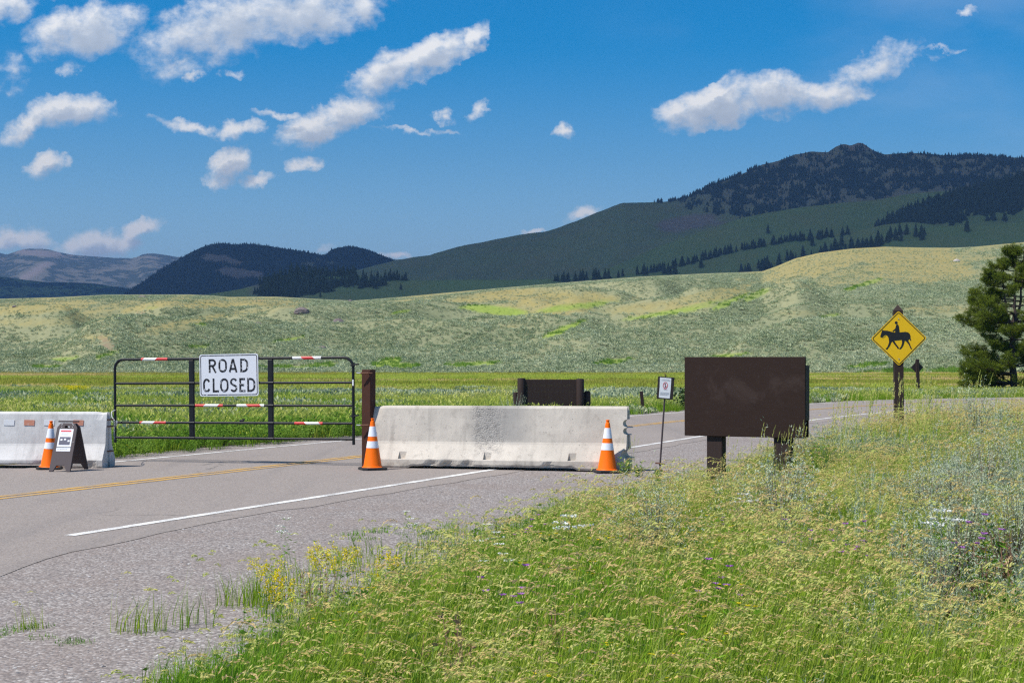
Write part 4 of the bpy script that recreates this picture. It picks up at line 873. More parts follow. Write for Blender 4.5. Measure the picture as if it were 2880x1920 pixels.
# ------------------------------------------------------------------ built things
def cut(o, cutter):
    """boolean difference, applied"""
    c = bpy.data.objects.new('cutter', cutter); COL.objects.link(c)
    md = o.modifiers.new('b', 'BOOLEAN'); md.operation = 'DIFFERENCE'; md.solver = 'EXACT'; md.use_self = True; md.object = c
    c.parent = o.parent
    bpy.context.view_layer.update(); dg = bpy.context.evaluated_depsgraph_get()
    me = bpy.data.meshes.new_from_object(o.evaluated_get(dg)); o.modifiers.clear(); o.data = me; bpy.data.objects.remove(c)
def mat_concrete(name, base, xm=None, seed=0.0, stain=(.27, .235, .195), pits=.9):
    m, n = new_mat(name); p = n.vm('ADD', opos(n), (seed, seed * .7, 0)); q = opos(n); sx = n.n('ShaderNodeSeparateXYZ', None, {0: q})
    a = n.noise(p, 1.6, 7, .6); b = n.noise(p, 9, 6, .65); f = n.noise(p, 70, 3, .6)
    c = n.mix(n.rng(a, .3, .7), tuple(x * .84 for x in base), tuple(min(.8, x * 1.08) for x in base))
    c = n.mix(n.rng(b, .52, .74, 0, .5), c, stain)
    run = n.noise(n.scale(p, (9, 1, 1.1)), 1.0, 5, .6); c = n.mix(n.rng(run, .5, .75, 0, .6), c, tuple(x * .6 for x in base))
    c = n.mix(n.rng(f, .3, .8, .16, 0), c, (.1, .09, .08))
    pv = n.vor(p, 26, 'F1'); pc = n.n('ShaderNodeSeparateColor', None, {0: n.vor(p, 26, out='Color')})
    pit = n.m('MULTIPLY', n.rng(pv, .05, .16, 1, 0), n.rng(pc.outputs[0], .80, .84)); c = n.mix(n.m('MULTIPLY', pit, pits), c, (.055, .05, .045))
    h = n.m('SUBTRACT', n.m('MULTIPLY', b, .5), pit)
    if xm is not None:      # patch of exposed stones, ragged, across the middle
        wv = n.m('ADD', sx.outputs[0], n.m('MULTIPLY', n.m('SUBTRACT', n.noise(q, 3.5, 5, .7), .5), .55)); dx = n.m('ABSOLUTE', n.m('SUBTRACT', wv, n.m('ADD', xm, n.m('MULTIPLY', sx.outputs[2], -.1))))
        wide = n.rng(n.m('ABSOLUTE', n.m('SUBTRACT', sx.outputs[0], xm + .12)), .15, .62, 1, 0); c = n.mix(n.m('MULTIPLY', wide, n.rng(sx.outputs[2], .30, .45, 0, .6)), c, (.24, .235, .225))
        core = n.m('MULTIPLY', n.rng(dx, .08, .34, 1, 0), n.rng(sx.outputs[2], .12, .30)); st = n.vor(q, 48, 'F1'); sc_ = n.n('ShaderNodeSeparateColor', None, {0: n.vor(q, 48, out='Color')}).outputs[0]
        agg = n.mix(n.rng(st, .28, .5), n.ramp(sc_, [(0, (.24, .22, .20)), (.5, (.40, .37, .34)), (1, (.58, .55, .51))]), (.13, .12, .11)); c = n.mix(n.m('MULTIPLY', core, n.rng(n.noise(q, 14, 5, .7), .40, .66, .0, .5)), c, agg); h = n.m('ADD', h, n.m('MULTIPLY', n.m('MULTIPLY', core, st), -1.5))
    low = n.m('MULTIPLY', n.rng(sx.outputs[2], .02, .14, 1, 0), n.rng(b, .35, .6)); c = n.mix(n.m('MULTIPLY', low, .45), c, (.20, .165, .13))
    finish(n, pbsdf(n, c, .88, spec=.25, normal=bump(n, h, .7, .008))); return m
def barrier(name, label, loc, yaw, L, hh, mat, gaps, chips, seed, slots=(), notch=False, tilt=0.0):
    t = empty(name, loc, yaw, tilt); tag(t, label, 'concrete barrier')
    k = hh / .9; prof = [(-.285, 0), (-.30, .03), (-.30, .08), (-.30, .125), (-.292, .14), (-.25, .21), (-.205, .285), (-.165, .35), (-.15, .385), (-.133, .52), (-.116, .65), (-.10, .77), (-.088, .865), (-.07, .893), (-.045, .9)]
    prof = prof + [(-a, b) for a, b in prof[::-1]]; prof = [(a, b * k) for a, b in prof]; n = len(prof); N_ = 96; V = []
    for i in range(N_ + 1):
        x = L * i / N_; e = min(x, L - x)
        for j, (y, z) in enumerate(prof):
            z_ = z; y_ = y; x_ = x
            V.append((x_, y_, z_))
    me_ = MB(); me_.v = V; me_.f = [(i * n + j, i * n + (j + 1) % n, (i + 1) * n + (j + 1) % n, (i + 1) * n + j) for i in range(N_) for j in range(n)] + [tuple(range(n - 1, -1, -1)), tuple(N_ * n + j for j in range(n))]; me_.m = [0] * len(me_.f)
    b = me_.build('body', mat, t, 35)
    cm = MB()
    for s_ in slots:          # lift pockets in the foot
        cm.prism([(s_ - .062, .135), (s_ + .05, .135), (s_ + .066, .30), (s_ - .046, .30)], -.36, -.232)
    if notch:
        for (z0, r_) in ((.665, .055), (.555, .05), (.235, .06)): cm.tube([(L - .005, -.5, z0), (L - .005, .5, z0)], r_, 14)
    cm.prism([(L - .03, -.05), (L + .1, -.05), (L + .1, 1.2), (L - .03, 1.2)], -.045, .045)
    mc = cm.mesh('cutter', mat); cut(b, mc)
    for v in b.data.vertices:      # worn edges, spalled foot, gap under the middle
        x, y, z = v.co; y_ = y; z_ = z
        if z < .05: z_ += sum(a * float(sstep(x, x0, x0 + .12) * (1 - sstep(x, x1 - .12, x1))) for x0, x1, a in gaps) * (.75 + .5 * float(fbm(x * 9, y * 3, 3, seed)))
        for (cx, cz, r_, a) in chips:
            d = math.hypot(x - cx, (z - cz) * 1.2)
            if d < r_: q_ = (1 - d / r_) * a * (.5 + float(fbm(x * 25, z * 25, 3, seed + 3))); y_ -= math.copysign(q_, y); z_ -= q_ * .6 if z > .5 else 0
        v.co = (x, y_ + (float(fbm(x * 6, z * 6, 3, seed + 9)) - .5) * .006, z_)
    for q in b.data.polygons: q.use_smooth = False
    print('barrier faces', len(b.data.polygons))
    return t
M_CONC1 = mat_concrete('weathered_concrete', (.64, .575, .485), xm=1.86); M_CONC2 = mat_concrete('smooth_concrete', (.68, .66, .63), None, 3.7, (.40, .39, .37), .5)
M_RUST = simple('rusty_steel', (.16, .075, .045), .8, var=.4, scale=30, bmp=.002, spec=.3); M_GALV = simple('galvanised_steel', (.50, .51, .52), .45, .6, var=.15, scale=20)
yaw1 = math.atan2(-1.0, 3.735)
b1 = barrier('concrete_barrier', 'long weathered concrete barrier with stony patch, standing right of the rusty gate post', (-2.07, 23.2 + .12, 0), yaw1, 3.866, .905, M_CONC1, [(.6, 3.2, .035)], [(0, .86, .22, .035), (1.0, .05, .12, .05), (1.25, .04, .14, .06), (1.55, .05, .12, .05), (3.86, .06, .14, .05), (2.75, .03, .1, .05)], 5, (.55, 1.845, 3.10), True, -.004)
for (x, z, w_) in ((3.88, .61, .1), (3.86, .505, .1), (3.9, .18, .12)):
    q = MB(); q.tube([(x - .12, -.03, z), (x + .02, -.03, z), (x + .045, 0, z), (x + .02, .03, z), (x - .12, .03, z)], .009, 8); q.build('pin_loop', M_GALV, b1, 40)
b2 = barrier('concrete_barrier', 'pale smooth concrete barrier at the left edge behind the folding sign', (-5.98 - 3.86, 23.42, 0), R(-3.5), 3.87, .815, M_CONC2, [(0, 3.17, .055)], [(3.2, .06, .2, .05), (3.0, .05, .18, .04), (3.8, .80, .12, .02), (3.7, .04, .1, .04)], 8)
def on_face(x, z, k): # y of the barrier's front upper face
    return -(.15 + (.088 - .15) * ((z / k - .385) / .48)) - .004
for (px0, c_, nm) in ((30, (.66, .66, .66), 'faded white reflective patch'), (88, (.50, .20, .12), 'peeling orange reflective patch'), (145, (.66, .66, .67), 'faded white reflective patch'), (228, (.50, .22, .13), 'peeling orange reflective patch')):
    mt = bpy.data.materials.get(nm) or simple(nm, c_, .6, var=.15, scale=25, dirt=(.5, .48, .46), dirt_amt=.8)
    X_ = (px0 - 1440) / F * 23.2 + 5.98 + 3.86; q = MB(); q.box((0, 0, 0), (.158, .005, .082), None, 0, .001); o = q.build('reflector_patch', mt, b2); o['label'] = nm
    o.location = (X_, on_face(X_, .655, .905) - .001, .655); o.rotation_euler = (R(-7.4), R(1.5), 0)
for z in (.70, .60, .235):
    q = MB(); q.tube([(3.80, -.05, z), (3.89, -.07, z), (3.925, -.02, z), (3.925, .04, z), (3.89, .09, z), (3.80, .07, z)], .010, 8); q.build('rebar_loop', M_RUST, b2, 40)

# ---- traffic cones
def hi_vis(name, col, dirt_amt):
    m, n = new_mat(name); p = opos(n); f = n.noise(p, 9, 6, .7)
    c = n.mix(n.rng(f, .5, .75, 0, dirt_amt), col, (.22, .12, .07)); c = n.mix(n.rng(n.noise(p, 60, 3, .6), .6, .75, 0, dirt_amt), c, (.1, .08, .07)); finish(n, pbsdf(n, c, .5, spec=.25)); return m
M_ORG = hi_vis('cone_orange', (1.0, .165, .0), .08); M_COL = simple('reflective_white', (.80, .80, .84), .35, var=.05, scale=30, dirt=(.5, .5, .52), dirt_amt=.4); M_BLK = simple('black_rubber', (.022, .021, .021), .75, var=.3, scale=20)
def make_cone(label):
    t = empty('traffic_cone'); tag(t, label, 'traffic cone', 'orange traffic cones in front of the barriers')
    q = MB(); s_ = .18; c_ = .05; pl = [(-s_ + c_, -s_), (s_ - c_, -s_), (s_, -s_ + c_), (s_, s_ - c_), (s_ - c_, s_), (-s_ + c_, s_), (-s_, s_ - c_), (-s_, -s_ + c_)]
    V = [(x, y, 0) for x, y in pl] + [(x, y, .026) for x, y in pl] + [(x * .93, y * .93, .034) for x, y in pl]; q.add(V, [tuple(range(7, -1, -1)), tuple(range(16, 24))] + [(a + i, a + (i + 1) % 8, a + 8 + (i + 1) % 8, a + 8 + i) for a in (0, 8) for i in range(8)]); q.build('base', M_BLK, t)
    rr = lambda z: .133 + (.029 - .133) * (z - .04) / .66
    q = MB(); q.lathe([(.155, .034), (.150, .042), (.136, .045), (rr(.06), .06), (rr(.3), .3), (rr(.42), .42), (rr(.47), .47), (rr(.62), .62), (rr(.692), .692), (.023, .697), (.021, .708), (.024, .714), (.026, .733), (.022, .737), (.014, .737), (.014, .60)], 36); q.build('cone_body', M_ORG, t, 40)
    for (a, b) in ((.312, .410), (.476, .622)):
        q = MB(); q.lathe([(rr(a) - .001, a), (rr(a) + .0022, a + .001), (rr(b) + .0022, b - .001), (rr(b) - .001, b)], 36); q.build('reflective_collar', M_COL, t, 40)
    return t
def copy_tree(o, parent=None):
    c = o.copy(); COL.objects.link(c); c.parent = parent
    for ch in o.children: copy_tree(ch, c)
    return c
c1 = make_cone('orange traffic cone at the foot of the rusty gate post'); c1.location = ((1048 - 1440) / F * 22.55, 22.55, .004); c1.rotation_euler = (0, 0, R(22))
c2 = copy_tree(c1); c2['label'] = 'smudged orange traffic cone near the right end of the long barrier'; c2.location = ((1705 - 1440) / F * 22.2 , 22.0, .004); c2.rotation_euler = (R(.8), 0, R(100)); c2.scale = (1.0, 1.0, 1.0)
c3 = copy_tree(c1); c3['label'] = 'orange traffic cone partly hidden behind the folding brown sign'; c3.location = ((139 - 1440) / F * 22.68, 22.68, .004); c3.rotation_euler = (R(1), R(2.2), R(8)); c3.scale = (.96, .96, .945)

# ---- gate
M_GATE = simple('black_gate_paint', (.011, .012, .014), .45, var=.3, scale=14, spec=.3); M_RED = simple('red_tape', (.60, .03, .03), .4, var=.1, scale=20); M_TAPE = simple('white_tape', (.78, .78, .76), .4, var=.05, scale=20)
gl = Vector((-6.21, 24.5, 0)); gr_ = Vector((-2.356, 23.3, 0)); GL = (gr_ - gl).length; gyaw = math.atan2(gr_.y - gl.y, gr_.x - gl.x)
gate = empty('road_gate', gl, gyaw, -math.atan2(.030, GL)); tag(gate, 'black tubular steel road gate with red and white tape and a sign', 'gate')
q = MB(); r_ = .15; arc = [(.0 + r_ - r_ * math.cos(a), 0, 1.589 - r_ + r_ * math.sin(a)) for a in np.linspace(0, math.pi / 2, 8)]
arc2 = [(GL - x, y, z) for x, y, z in arc[::-1]]; q.tube([(0, 0, .29)] + arc + arc2 + [(GL, 0, .29)], .0215, 14); q.build('outer_frame', M_GATE, gate, 40)
for z in (1.216, .873, .607, .372):
    q = MB(); q.tube([(.02, 0, z), (GL - .02, 0, z)], .0195, 14); q.build('rail', M_GATE, gate, 40)
for s_ in (.3336, .665):
    q = MB(); q.box((s_ * GL, 0, .97), (.082, .05, 1.2), None, 0, .008); q.build('upright', M_GATE, gate)
    for z in (1.216, .873, .607, .372):      # welded rail ends on the uprights
        q = MB(); q.tube([(s_ * GL - .055, -.012, z), (s_ * GL + .055, -.012, z)], .0225, 12); q.build('weld_collar', M_GATE, gate, 40)
def gx(px):                                   # photo column -> distance along the gate
    t_ = (px - 1440) / F; return (t_ * gl.y - gl.x) / ((gr_.x - gl.x) / GL - t_ * (gr_.y - gl.y) / GL)
def tape(pxs, cols, z, rad, slant):
    xs = [gx(p) for p in pxs]
    for i, cc in enumerate(cols):
        q = MB(); V = []; n = 16; sl = [0 if i == 0 else slant, 0 if i == len(cols) - 1 else slant]
        for e in (0, 1):
            for k in range(n): th = 2 * math.pi * k / n; V.append((xs[i + e] + sl[e] * math.sin(th) * rad, math.cos(th) * rad, z + math.sin(th) * rad))
        q.add(V, [(k, (k + 1) % n, n + (k + 1) % n, n + k) for k in range(n)]); q.build('tape_band', M_RED if cc else M_TAPE, gate, 60)
tape([400, 405.5, 441, 474], (1, 0, 1), 1.589, .0235, 1.0); tape([826, 852, 885, 906], (0, 1, 0), 1.589, .0235, -1.0)
tape([551, 576, 615, 629], (1, 0, 1), .873, .0215, 1.0); tape([668, 697, 735, 745], (0, 1, 0), .873, .0215, -1.0)
tape([394.6, 400, 434, 468], (1, 0, 1), .607, .0215, 1.0); tape([830, 860, 900, 909], (1, 0, 1), .607, .0215, -1.0)
q = MB(); q.box((GL + .004, -.0225, 1.215), (.022, .003, .09)); q.build('sticker', M_TAPE, gate)
q = MB(); q.box((gx(684) - .02, 0, .64), (.07, .03, .03), None, 0, .006); q.box((gx(684) + .01, 0, .66), (.04, .02, .02)); o = q.build('latch', M_GATE, gate)
for z in (1.48, .72):
    q = MB(); q.tube([(GL, 0, z - .03), (GL, 0, z + .03)], .03, 12); q.tube([(GL - .05, -.02, z), (GL + .07, -.02, z)], .008, 8); q.tube([(GL, 0, z + .005), (GL + .10, -.03, z + .01)], .011, 8); q.build('hinge_clamp', M_GATE, gate, 40)
# sign on the gate
def mat_sign_white():
    m, n = new_mat('sign_white'); p = opos(n); c = n.mix(n.noise(p, 3, 5, .6), (.66, .68, .72), (.72, .73, .76)); c = n.mix(n.rng(n.noise(p, 14, 6, .7), .62, .78, 0, .4), c, (.48, .46, .42))
    finish(n, pbsdf(n, c, .5, spec=.4)); return m
def mat_sign_black():
    m, n = new_mat('chipped_black_print'); p = opos(n); v = n.vor(n.vm('ADD', p, n.scale(n.noise(p, 8, 3, out=1), (.1, .1, .1))), 9, 'DISTANCE_TO_EDGE'); f = n.noise(p, 26, 5, .7)
    chip = n.rng(n.m('SUBTRACT', v, n.m('MULTIPLY', n.rng(f, .46, .7), .09)), -.012, -.002, 1, 0); c = n.mix(chip, (.012, .011, .014), (.68, .69, .72)); finish(n, pbsdf(n, c, .5, spec=.4)); return m
M_SW, M_SB = mat_sign_white(), mat_sign_black()
def rrect(x0, z0, x1, z1, r, n=5):
    P_ = []
    for cx, cz, a0 in ((x1 - r, z0 + r, -90), (x1 - r, z1 - r, 0), (x0 + r, z1 - r, 90), (x0 + r, z0 + r, 180)):
        for i in range(n + 1): a = R(a0 + 90 * i / n); P_.append((cx + r * math.cos(a), cz + r * math.sin(a)))
    return P_
sx0 = gx(566.5); SWD = gx(731.5) - sx0; SHT = .642
q = MB(); q.prism(rrect(0, 0, SWD, SHT, .035), -.004, .0); sign = q.build('sign_panel', M_SW, gate); sign['label'] = 'white rectangular sign reading ROAD CLOSED in chipped black letters'
sign.location = (sx0, -.030, 1.012); sign.rotation_euler = (0, R(-.55), 0)
q = MB(); q.stroke(rrect(.022, .022, SWD - .022, SHT - .022, .028), .012, -.0055, -.0035, 0, True); q.build('border', M_SB, sign)
def arc_pts(cx, cz, rx, rz, a0, a1, n=12): return [(cx + rx * math.cos(R(a0 + (a1 - a0) * i / n)), cz + rz * math.sin(R(a0 + (a1 - a0) * i / n))) for i in range(n + 1)]
def letter(ch, x, z, w_, h, t):
    """strokes of a highway-style capital, x,z = lower left"""
    a, b = x + t / 2, x + w_ - t / 2; lo, hi = z + t / 2, z + h - t / 2; mid = z + h * .5; S = []
    rz = min((hi - lo) / 2, h * .30)
    if ch == 'O': S.append((arc_pts((a + b) / 2, hi - rz, (b - a) / 2, rz, 0, 180) + arc_pts((a + b) / 2, lo + rz, (b - a) / 2, rz, 180, 360), True))
    if ch == 'C': S.append((arc_pts((a + b) / 2, hi - rz, (b - a) / 2, rz, 25, 180) + arc_pts((a + b) / 2, lo + rz, (b - a) / 2, rz, 180, 335), False))
    if ch == 'L': S += [([(a, z + h), (a, z)], False), ([(a - t / 2, lo), (x + w_, lo)], False)]
    if ch == 'E': S += [([(a, z + h), (a, z)], False), ([(a - t / 2, lo), (x + w_, lo)], False), ([(a - t / 2, hi), (x + w_ * .95, hi)], False), ([(a - t / 2, mid), (x + w_ * .8, mid)], False)]
    if ch == 'D': S += [([(a, z + h), (a, z)], False), ([(a - t / 2, hi), (a + (b - a) * .35, hi)] + arc_pts(a + (b - a) * .35, hi - rz, (b - a) * .65, rz, 90, 0)[1:] + arc_pts(a + (b - a) * .35, lo + rz, (b - a) * .65, rz, 0, -90) + [(a - t / 2, lo)], False)]
    if ch == 'R': r2 = (hi - mid) / 2; S += [([(a, z + h), (a, z)], False), ([(a - t / 2, hi), (a + (b - a) * .5, hi)] + arc_pts(a + (b - a) * .5, hi - r2, (b - a) * .45, r2, 90, -90)[1:] + [(a - t / 2, hi - 2 * r2)], False), ([(a + (b - a) * .45, hi - 2 * r2), (b + t * .15, z)], False)]
    if ch == 'A': S += [([((a + b) / 2 - t * .1, z + h - .004), (a - t * .1, z)], False), ([((a + b) / 2 + t * .1, z + h - .004), (b + t * .1, z)], False), ([(a + t * .45, z + h * .26), (b - t * .45, z + h * .26)], False)]
    if ch == 'S':
        r3 = (hi - lo) / 4; cx = (a + b) / 2; rx = (b - a) / 2
        S.append((arc_pts(cx, hi - r3, rx, r3, 25, 90) + arc_pts(cx, hi - r3, rx, r3, 90, 180)[1:] + [(a + rx * .12, mid + r3 * .55), (cx - rx * .45, mid + r3 * .22), (cx + rx * .45, mid - r3 * .22), (b - rx * .12, mid - r3 * .55)] + arc_pts(cx, lo + r3, rx, r3, 0, -90) + arc_pts(cx, lo + r3, rx, r3, -90, -155)[1:], False))
    q = MB()
    for i, (pts, cl) in enumerate(S): q.stroke(pts, t, -.0056 - .0003 * i, -.0037 - .0003 * i, 0, cl)
    o = q.build('letter', M_SB, sign); return o
# letter boxes measured on the photo: fractions of the panel
fx = lambda v: (v - 285) / (2005 - 285) * SWD
for ch, x0, x1 in (('R', 560, 785), ('O', 848, 1095), ('A', 1150, 1395), ('D', 1485, 1715)): letter(ch, fx(x0), SHT * .562, fx(x1) - fx(x0), .208, .030)
for ch, x0, x1 in (('C', 385, 600), ('L', 668, 848), ('O', 885, 1135), ('S', 1180, 1395), ('E', 1450, 1625), ('D', 1680, 1915)): letter(ch, fx(x0), SHT * .095, fx(x1) - fx(x0), .212, .031)

# ---- gate post, chain
M_POST = simple('rusty_brown_post', (.060, .021, .011), .7, var=.3, scale=4, bmp=.001, spec=.3)
pt = empty('gate_post', ((1037 - 1440) / F * 23.25, 23.25, 0), R(-27)); tag(pt, 'square rust-brown steel post holding the gate hinges', 'gate post')
q = MB(); q.box((0, 0, .71), (.152, .152, 1.46), None, 0, .006); q.build('post', M_POST, pt)
for z in (1.385, .615):
    q = MB(); M_ = Matrix.Rotation(R(27), 4, 'Z'); q.tube([(-.17, -.11, z + .005), (-.10, -.115, z + .004)], .009, 8, 0, M_); q.build('hinge_pin', M_GALV, pt, 40)
    q = MB(); q.tube([(-.11, -.115, z), (.01, -.125, z + .003)], .014, 10, 0, M_); q.tube([(.01, -.125, z + .003), (.065, -.12, z + .003)], .008, 8, 0, M_); q.tube([(.01, -.122, z), (.01, -.05, z)], .010, 8, 0, M_); q.build('hinge_bolt', M_RUST, pt, 40)
q = MB(); r2_ = random.Random(4)
def chain(path):
    for a, b in zip(path[:-1], path[1:]):
        a, b = Vector(a), Vector(b); n_ = max(1, int((b - a).length / .026)); d = (b - a).normalized(); up = Vector((0, 0, 1)) if abs(d.z) < .9 else Vector((1, 0, 0)); s1 = d.cross(up).normalized(); s2 = s1.cross(d)
        for i in range(n_):
            c = a.lerp(b, (i + .5) / n_); w_ = s1 if i % 2 else s2; q.tube([c + d * .017 * math.cos(t_) + w_ * .009 * math.sin(t_) for t_ in np.linspace(0, 2 * math.pi, 9)], .0028, 5, 0, None, False)
chain([tuple(gl + Vector((0, -.02, .80))), (-6.17, 24.1, .78), (-6.05, 23.65, .72), (-5.95, 23.40, .68)]); chain([(-5.95, 23.40, .68), (-5.92, 23.38, .60), (-5.90, 23.36, .64), (-6.0, 23.75, .66)]); chain([(-5.94, 23.38, .66), (-5.94, 23.36, .46), (-5.93, 23.36, .40)])
q.build('chain', M_GALV, None, 50, label='steel chain tying the gate end to the pale left barrier', cat='chain')

# ---- folding brown sign
M_BRN = simple('brown_plastic', (.065, .048, .050), .6, var=.12, scale=5, spec=.35); M_PAPER = simple('white_poster', (.80, .80, .80), .5, var=.03, scale=5); M_PRED = simple('red_print', (.60, .05, .07), .5, var=.08, scale=60); M_PNAVY = simple('dark_map_print', (.075, .075, .115), .5, var=.5, scale=30); M_PDK = simple('navy_print', (.03, .04, .07), .5); M_PGR = simple('grey_print', (.22, .22, .24), .6)
af = empty('folding_sign', (-6.35, 22.42, 0), R(-9)); tag(af, 'small brown folding sidewalk sign with a white poster, before the left barrier', 'sidewalk sign')
def panel(front):
    w_ = .15; h = .725; d = 1 if front else -1; tl = math.atan2(.292, .70)
    poly = [(-w_ - .008, 0), (-w_ + .05, 0), (-w_ + .088, .088), (w_ - .088, .088), (w_ - .05, 0), (w_ + .008, 0), (w_, h - .065), (w_ - .045, h), (-w_ + .045, h), (-w_, h - .065)]
    q = MB(); q.prism(poly, -.012, .012); o = q.build('front_panel' if front else 'rear_panel', M_BRN, af)
    c = MB(); c.prism(rrect(-.04, h - .075, .04, h - .037, .016), -.1, .1); mc = c.mesh('c', M_BRN)
    o.location = (0, -.30 if front else .30, .004); o.rotation_euler = (-tl if front else tl, 0, 0)
    co = bpy.data.objects.new('cutter', mc); COL.objects.link(co); md = o.modifiers.new('b', 'BOOLEAN'); md.operation = 'DIFFERENCE'; md.object = co; md.solver = 'EXACT'; co.parent = af; co.location = o.location; co.rotation_euler = o.rotation_euler
    bpy.context.view_layer.update(); me = bpy.data.meshes.new_from_object(o.evaluated_get(bpy.context.evaluated_depsgraph_get())); o.modifiers.clear(); o.data = me; bpy.data.objects.remove(co); return o, h
fp, ph = panel(True); rp, _ = panel(False)
def flat(x0, z0, x1, z1, y, mat, name): q = MB(); q.box(((x0 + x1) / 2, y, (z0 + z1) / 2), (x1 - x0, .0016, z1 - z0)); return q.build(name, mat, fp)
flat(-.105, .30, .105, .635, -.0132, M_PAPER, 'poster'); flat(-.082, .592, .075, .617, -.0148, M_PRED, 'poster_heading'); flat(-.083, .395, .083, .515, -.0148, M_PNAVY, 'poster_picture')
for (x_, z_) in ((-.066, .46), (-.012, .466), (.045, .442)): flat(x_, z_, x_ + .03, z_ + .024, -.0164, M_PAPER, 'picture_label')
flat(-.105, .352, .105, .364, -.0148, M_PDK, 'poster_band')
r_ = random.Random(3); x_ = -.088
for w_ in (.022, .010, .034, .030, .014, .034): flat(x_, .324, x_ + w_ - .005, .332, -.0148, M_PGR, 'print_line'); x_ += w_ + .002
for i in range(4): flat(-.07, .572 - i * .012, .06 - .02 * (i % 2), .575 - i * .012, -.0148, simple('faint_print', (.62, .62, .64), .6) if i == 0 else bpy.data.materials['faint_print'], 'print_line')
for (x_, z_) in ((-.09, .70), (-.075, .705), (.075, .705), (.09, .70), (-.08, .665), (.08, .665), (.13, .44)): q = MB(); q.tube([(x_, -.016, z_), (x_, -.010, z_)], .0045, 8); q.build('rivet', M_GALV, fp)
q = MB(); q.tube([(-.155, 0, .702), (.155, 0, .702)], .012, 8); q.build('hinge', M_BRN, af, 40)

# ---- small notice on a rod
sb = empty('notice_sign', (1855 / F * 22.1 - 1440 / F * 22.1, 22.1, 0), R(-4), R(4.0)); tag(sb, 'small leaning brown sign with a white no-walking notice on a thin rod', 'sign')
q = MB(); q.tube([(0, 0, -.02), (0, 0, 1.345)], .0125, 8); q.build('rod', M_BRN, sb, 40); q = MB(); q.tube([(-.07, -.02, .125), (.07, -.02, .115)], .012, 6); q.build('step_bar', M_RUST, sb, 40)
for a in (0, 120, 240): q = MB(); q.tube([(0, 0, .035), (.10 * math.cos(R(a)), .10 * math.sin(R(a)), .0)], .011, 6); q.build('foot', M_RUST, sb, 40)
M_BRD = simple('dark_brown_paint', (.030, .021, .019), .62, var=.2, scale=6, spec=.35)
q = MB(); q.prism(rrect(-.115, 1.03, .115, 1.345, .006), -.024, -.012); pl = q.build('sign_plate', M_BRD, sb); q = MB(); q.prism([(-.085, 1.048), (.068, 1.045), (.074, 1.19), (.072, 1.33), (-.088, 1.333), (-.083, 1.2)], -.0265, -.025); pp = q.build('notice_paper', M_PAPER, pl)
q = MB(); q.stroke(arc_pts(-.005, 1.225, .031, .043, 0, 360, 24)[:-1], .008, -.0285, -.027, 0, True); q.stroke([(-.026, 1.255), (.016, 1.195)], .006, -.0288, -.0268); q.build('prohibition_ring', M_PRED, pl)
q = MB(); q.stroke([(-.004, 1.232), (-.004, 1.212), (-.013, 1.192)], .008, -.0274, -.0268); q.stroke([(-.004, 1.212), (.004, 1.192)], .006, -.0274, -.0268); q.stroke([(-.014, 1.222), (-.002, 1.230), (.006, 1.216)], .005, -.0274, -.0268); q.stroke(arc_pts(-.004, 1.244, .005, .006, 0, 360, 8)[:-1], .005, -.0274, -.0268, 0, True); q.build('walker_symbol', M_PDK, pl)
for (z_, a_, b_) in ((1.305, -.05, .045), (1.292, -.065, .06), (1.172, -.03, .025), (1.158, -.02, .03), (1.122, -.07, .058), (1.110, -.07, .055), (1.098, -.07, .06), (1.086, -.07, .04)):
    q = MB(); q.box(((a_ + b_) / 2, -.0270, z_), (b_ - a_, .001, .0035)); q.build('print_line', M_PRED if z_ in (1.172,) else M_PGR, pl)
q = MB(); q.tube([(-.01, -.01, 1.345), (-.005, -.02, 1.375), (-.035, -.02, 1.378)], .008, 6); q.build('bracket', M_RUST, sb, 40)
for x_, z_ in ((.095, 1.325), (-.1, 1.045), (.1, 1.04), (.10, 1.33)): q = MB(); q.tube([(x_, -.03, z_), (x_, -.02, z_)], .006, 6); q.build('bolt', M_BLK, pl)

# ---- horse crossing sign
def wood(name, col, sc_=3.0):
    m, n = new_mat(name); p = opos(n); g_ = n.noise(n.scale(p, (14, 14, .7)), sc_, 6, .6); f = n.noise(p, 40, 4, .6)
    c = n.mix(g_, tuple(x * .7 for x in col), tuple(x * 1.35 for x in col)); c = n.mix(n.rng(g_, .62, .75, 0, .5), c, tuple(x * 2 for x in col)); finish(n, pbsdf(n, c, .75, spec=.25, normal=bump(n, n.m('ADD', g_, n.m('MULTIPLY', f, .3)), .5, .004))); return m
M_WOOD = wood('brown_stained_timber', (.036, .022, .018))
hs = empty('horse_sign', ((2529.5 - 1440) / F * 24.6, 24.6, 0), R(-6), R(-.6)); tag(hs, 'yellow diamond warning sign with a black horse and rider on a brown timber post', 'road sign')
z0_ = float(ground_z(hs.location.x, 24.6)); q = MB(); w_ = .071
V = [(-w_, -w_, -.1), (w_, -w_, -.1), (w_, w_, -.1), (-w_, w_, -.1), (-w_, -w_, 2.36), (w_, -w_, 2.36), (w_, w_, 2.36), (-w_, w_, 2.36), (0, 0, 2.455)]
q.add(V, [(0, 1, 2, 3), (0, 4, 5, 1), (1, 5, 6, 2), (2, 6, 7, 3), (3, 7, 4, 0), (4, 8, 5), (5, 8, 6), (6, 8, 7), (7, 8, 4)]); q.build('post', M_WOOD, hs)
cz = H + (HY - 951.5) / F * 24.6; dg_ = .432
def diamond(r, rad, n=5):
    P_ = []
    for k in range(4):
        a = R(-90 + 90 * k); cx, cz_ = (r - rad * 1.414) * math.cos(a), (r - rad * 1.414) * math.sin(a)
        for i in range(n + 1): b = a + R(-45 + 90 * i / n); P_.append((cx + rad * math.cos(b), cz_ + rad * math.sin(b)))
    return P_
M_SY = simple('sign_yellow', (.86, .50, .004), .42, var=.06, scale=3, spec=.4); M_SK = simple('sign_black', (.010, .009, .009), .45)
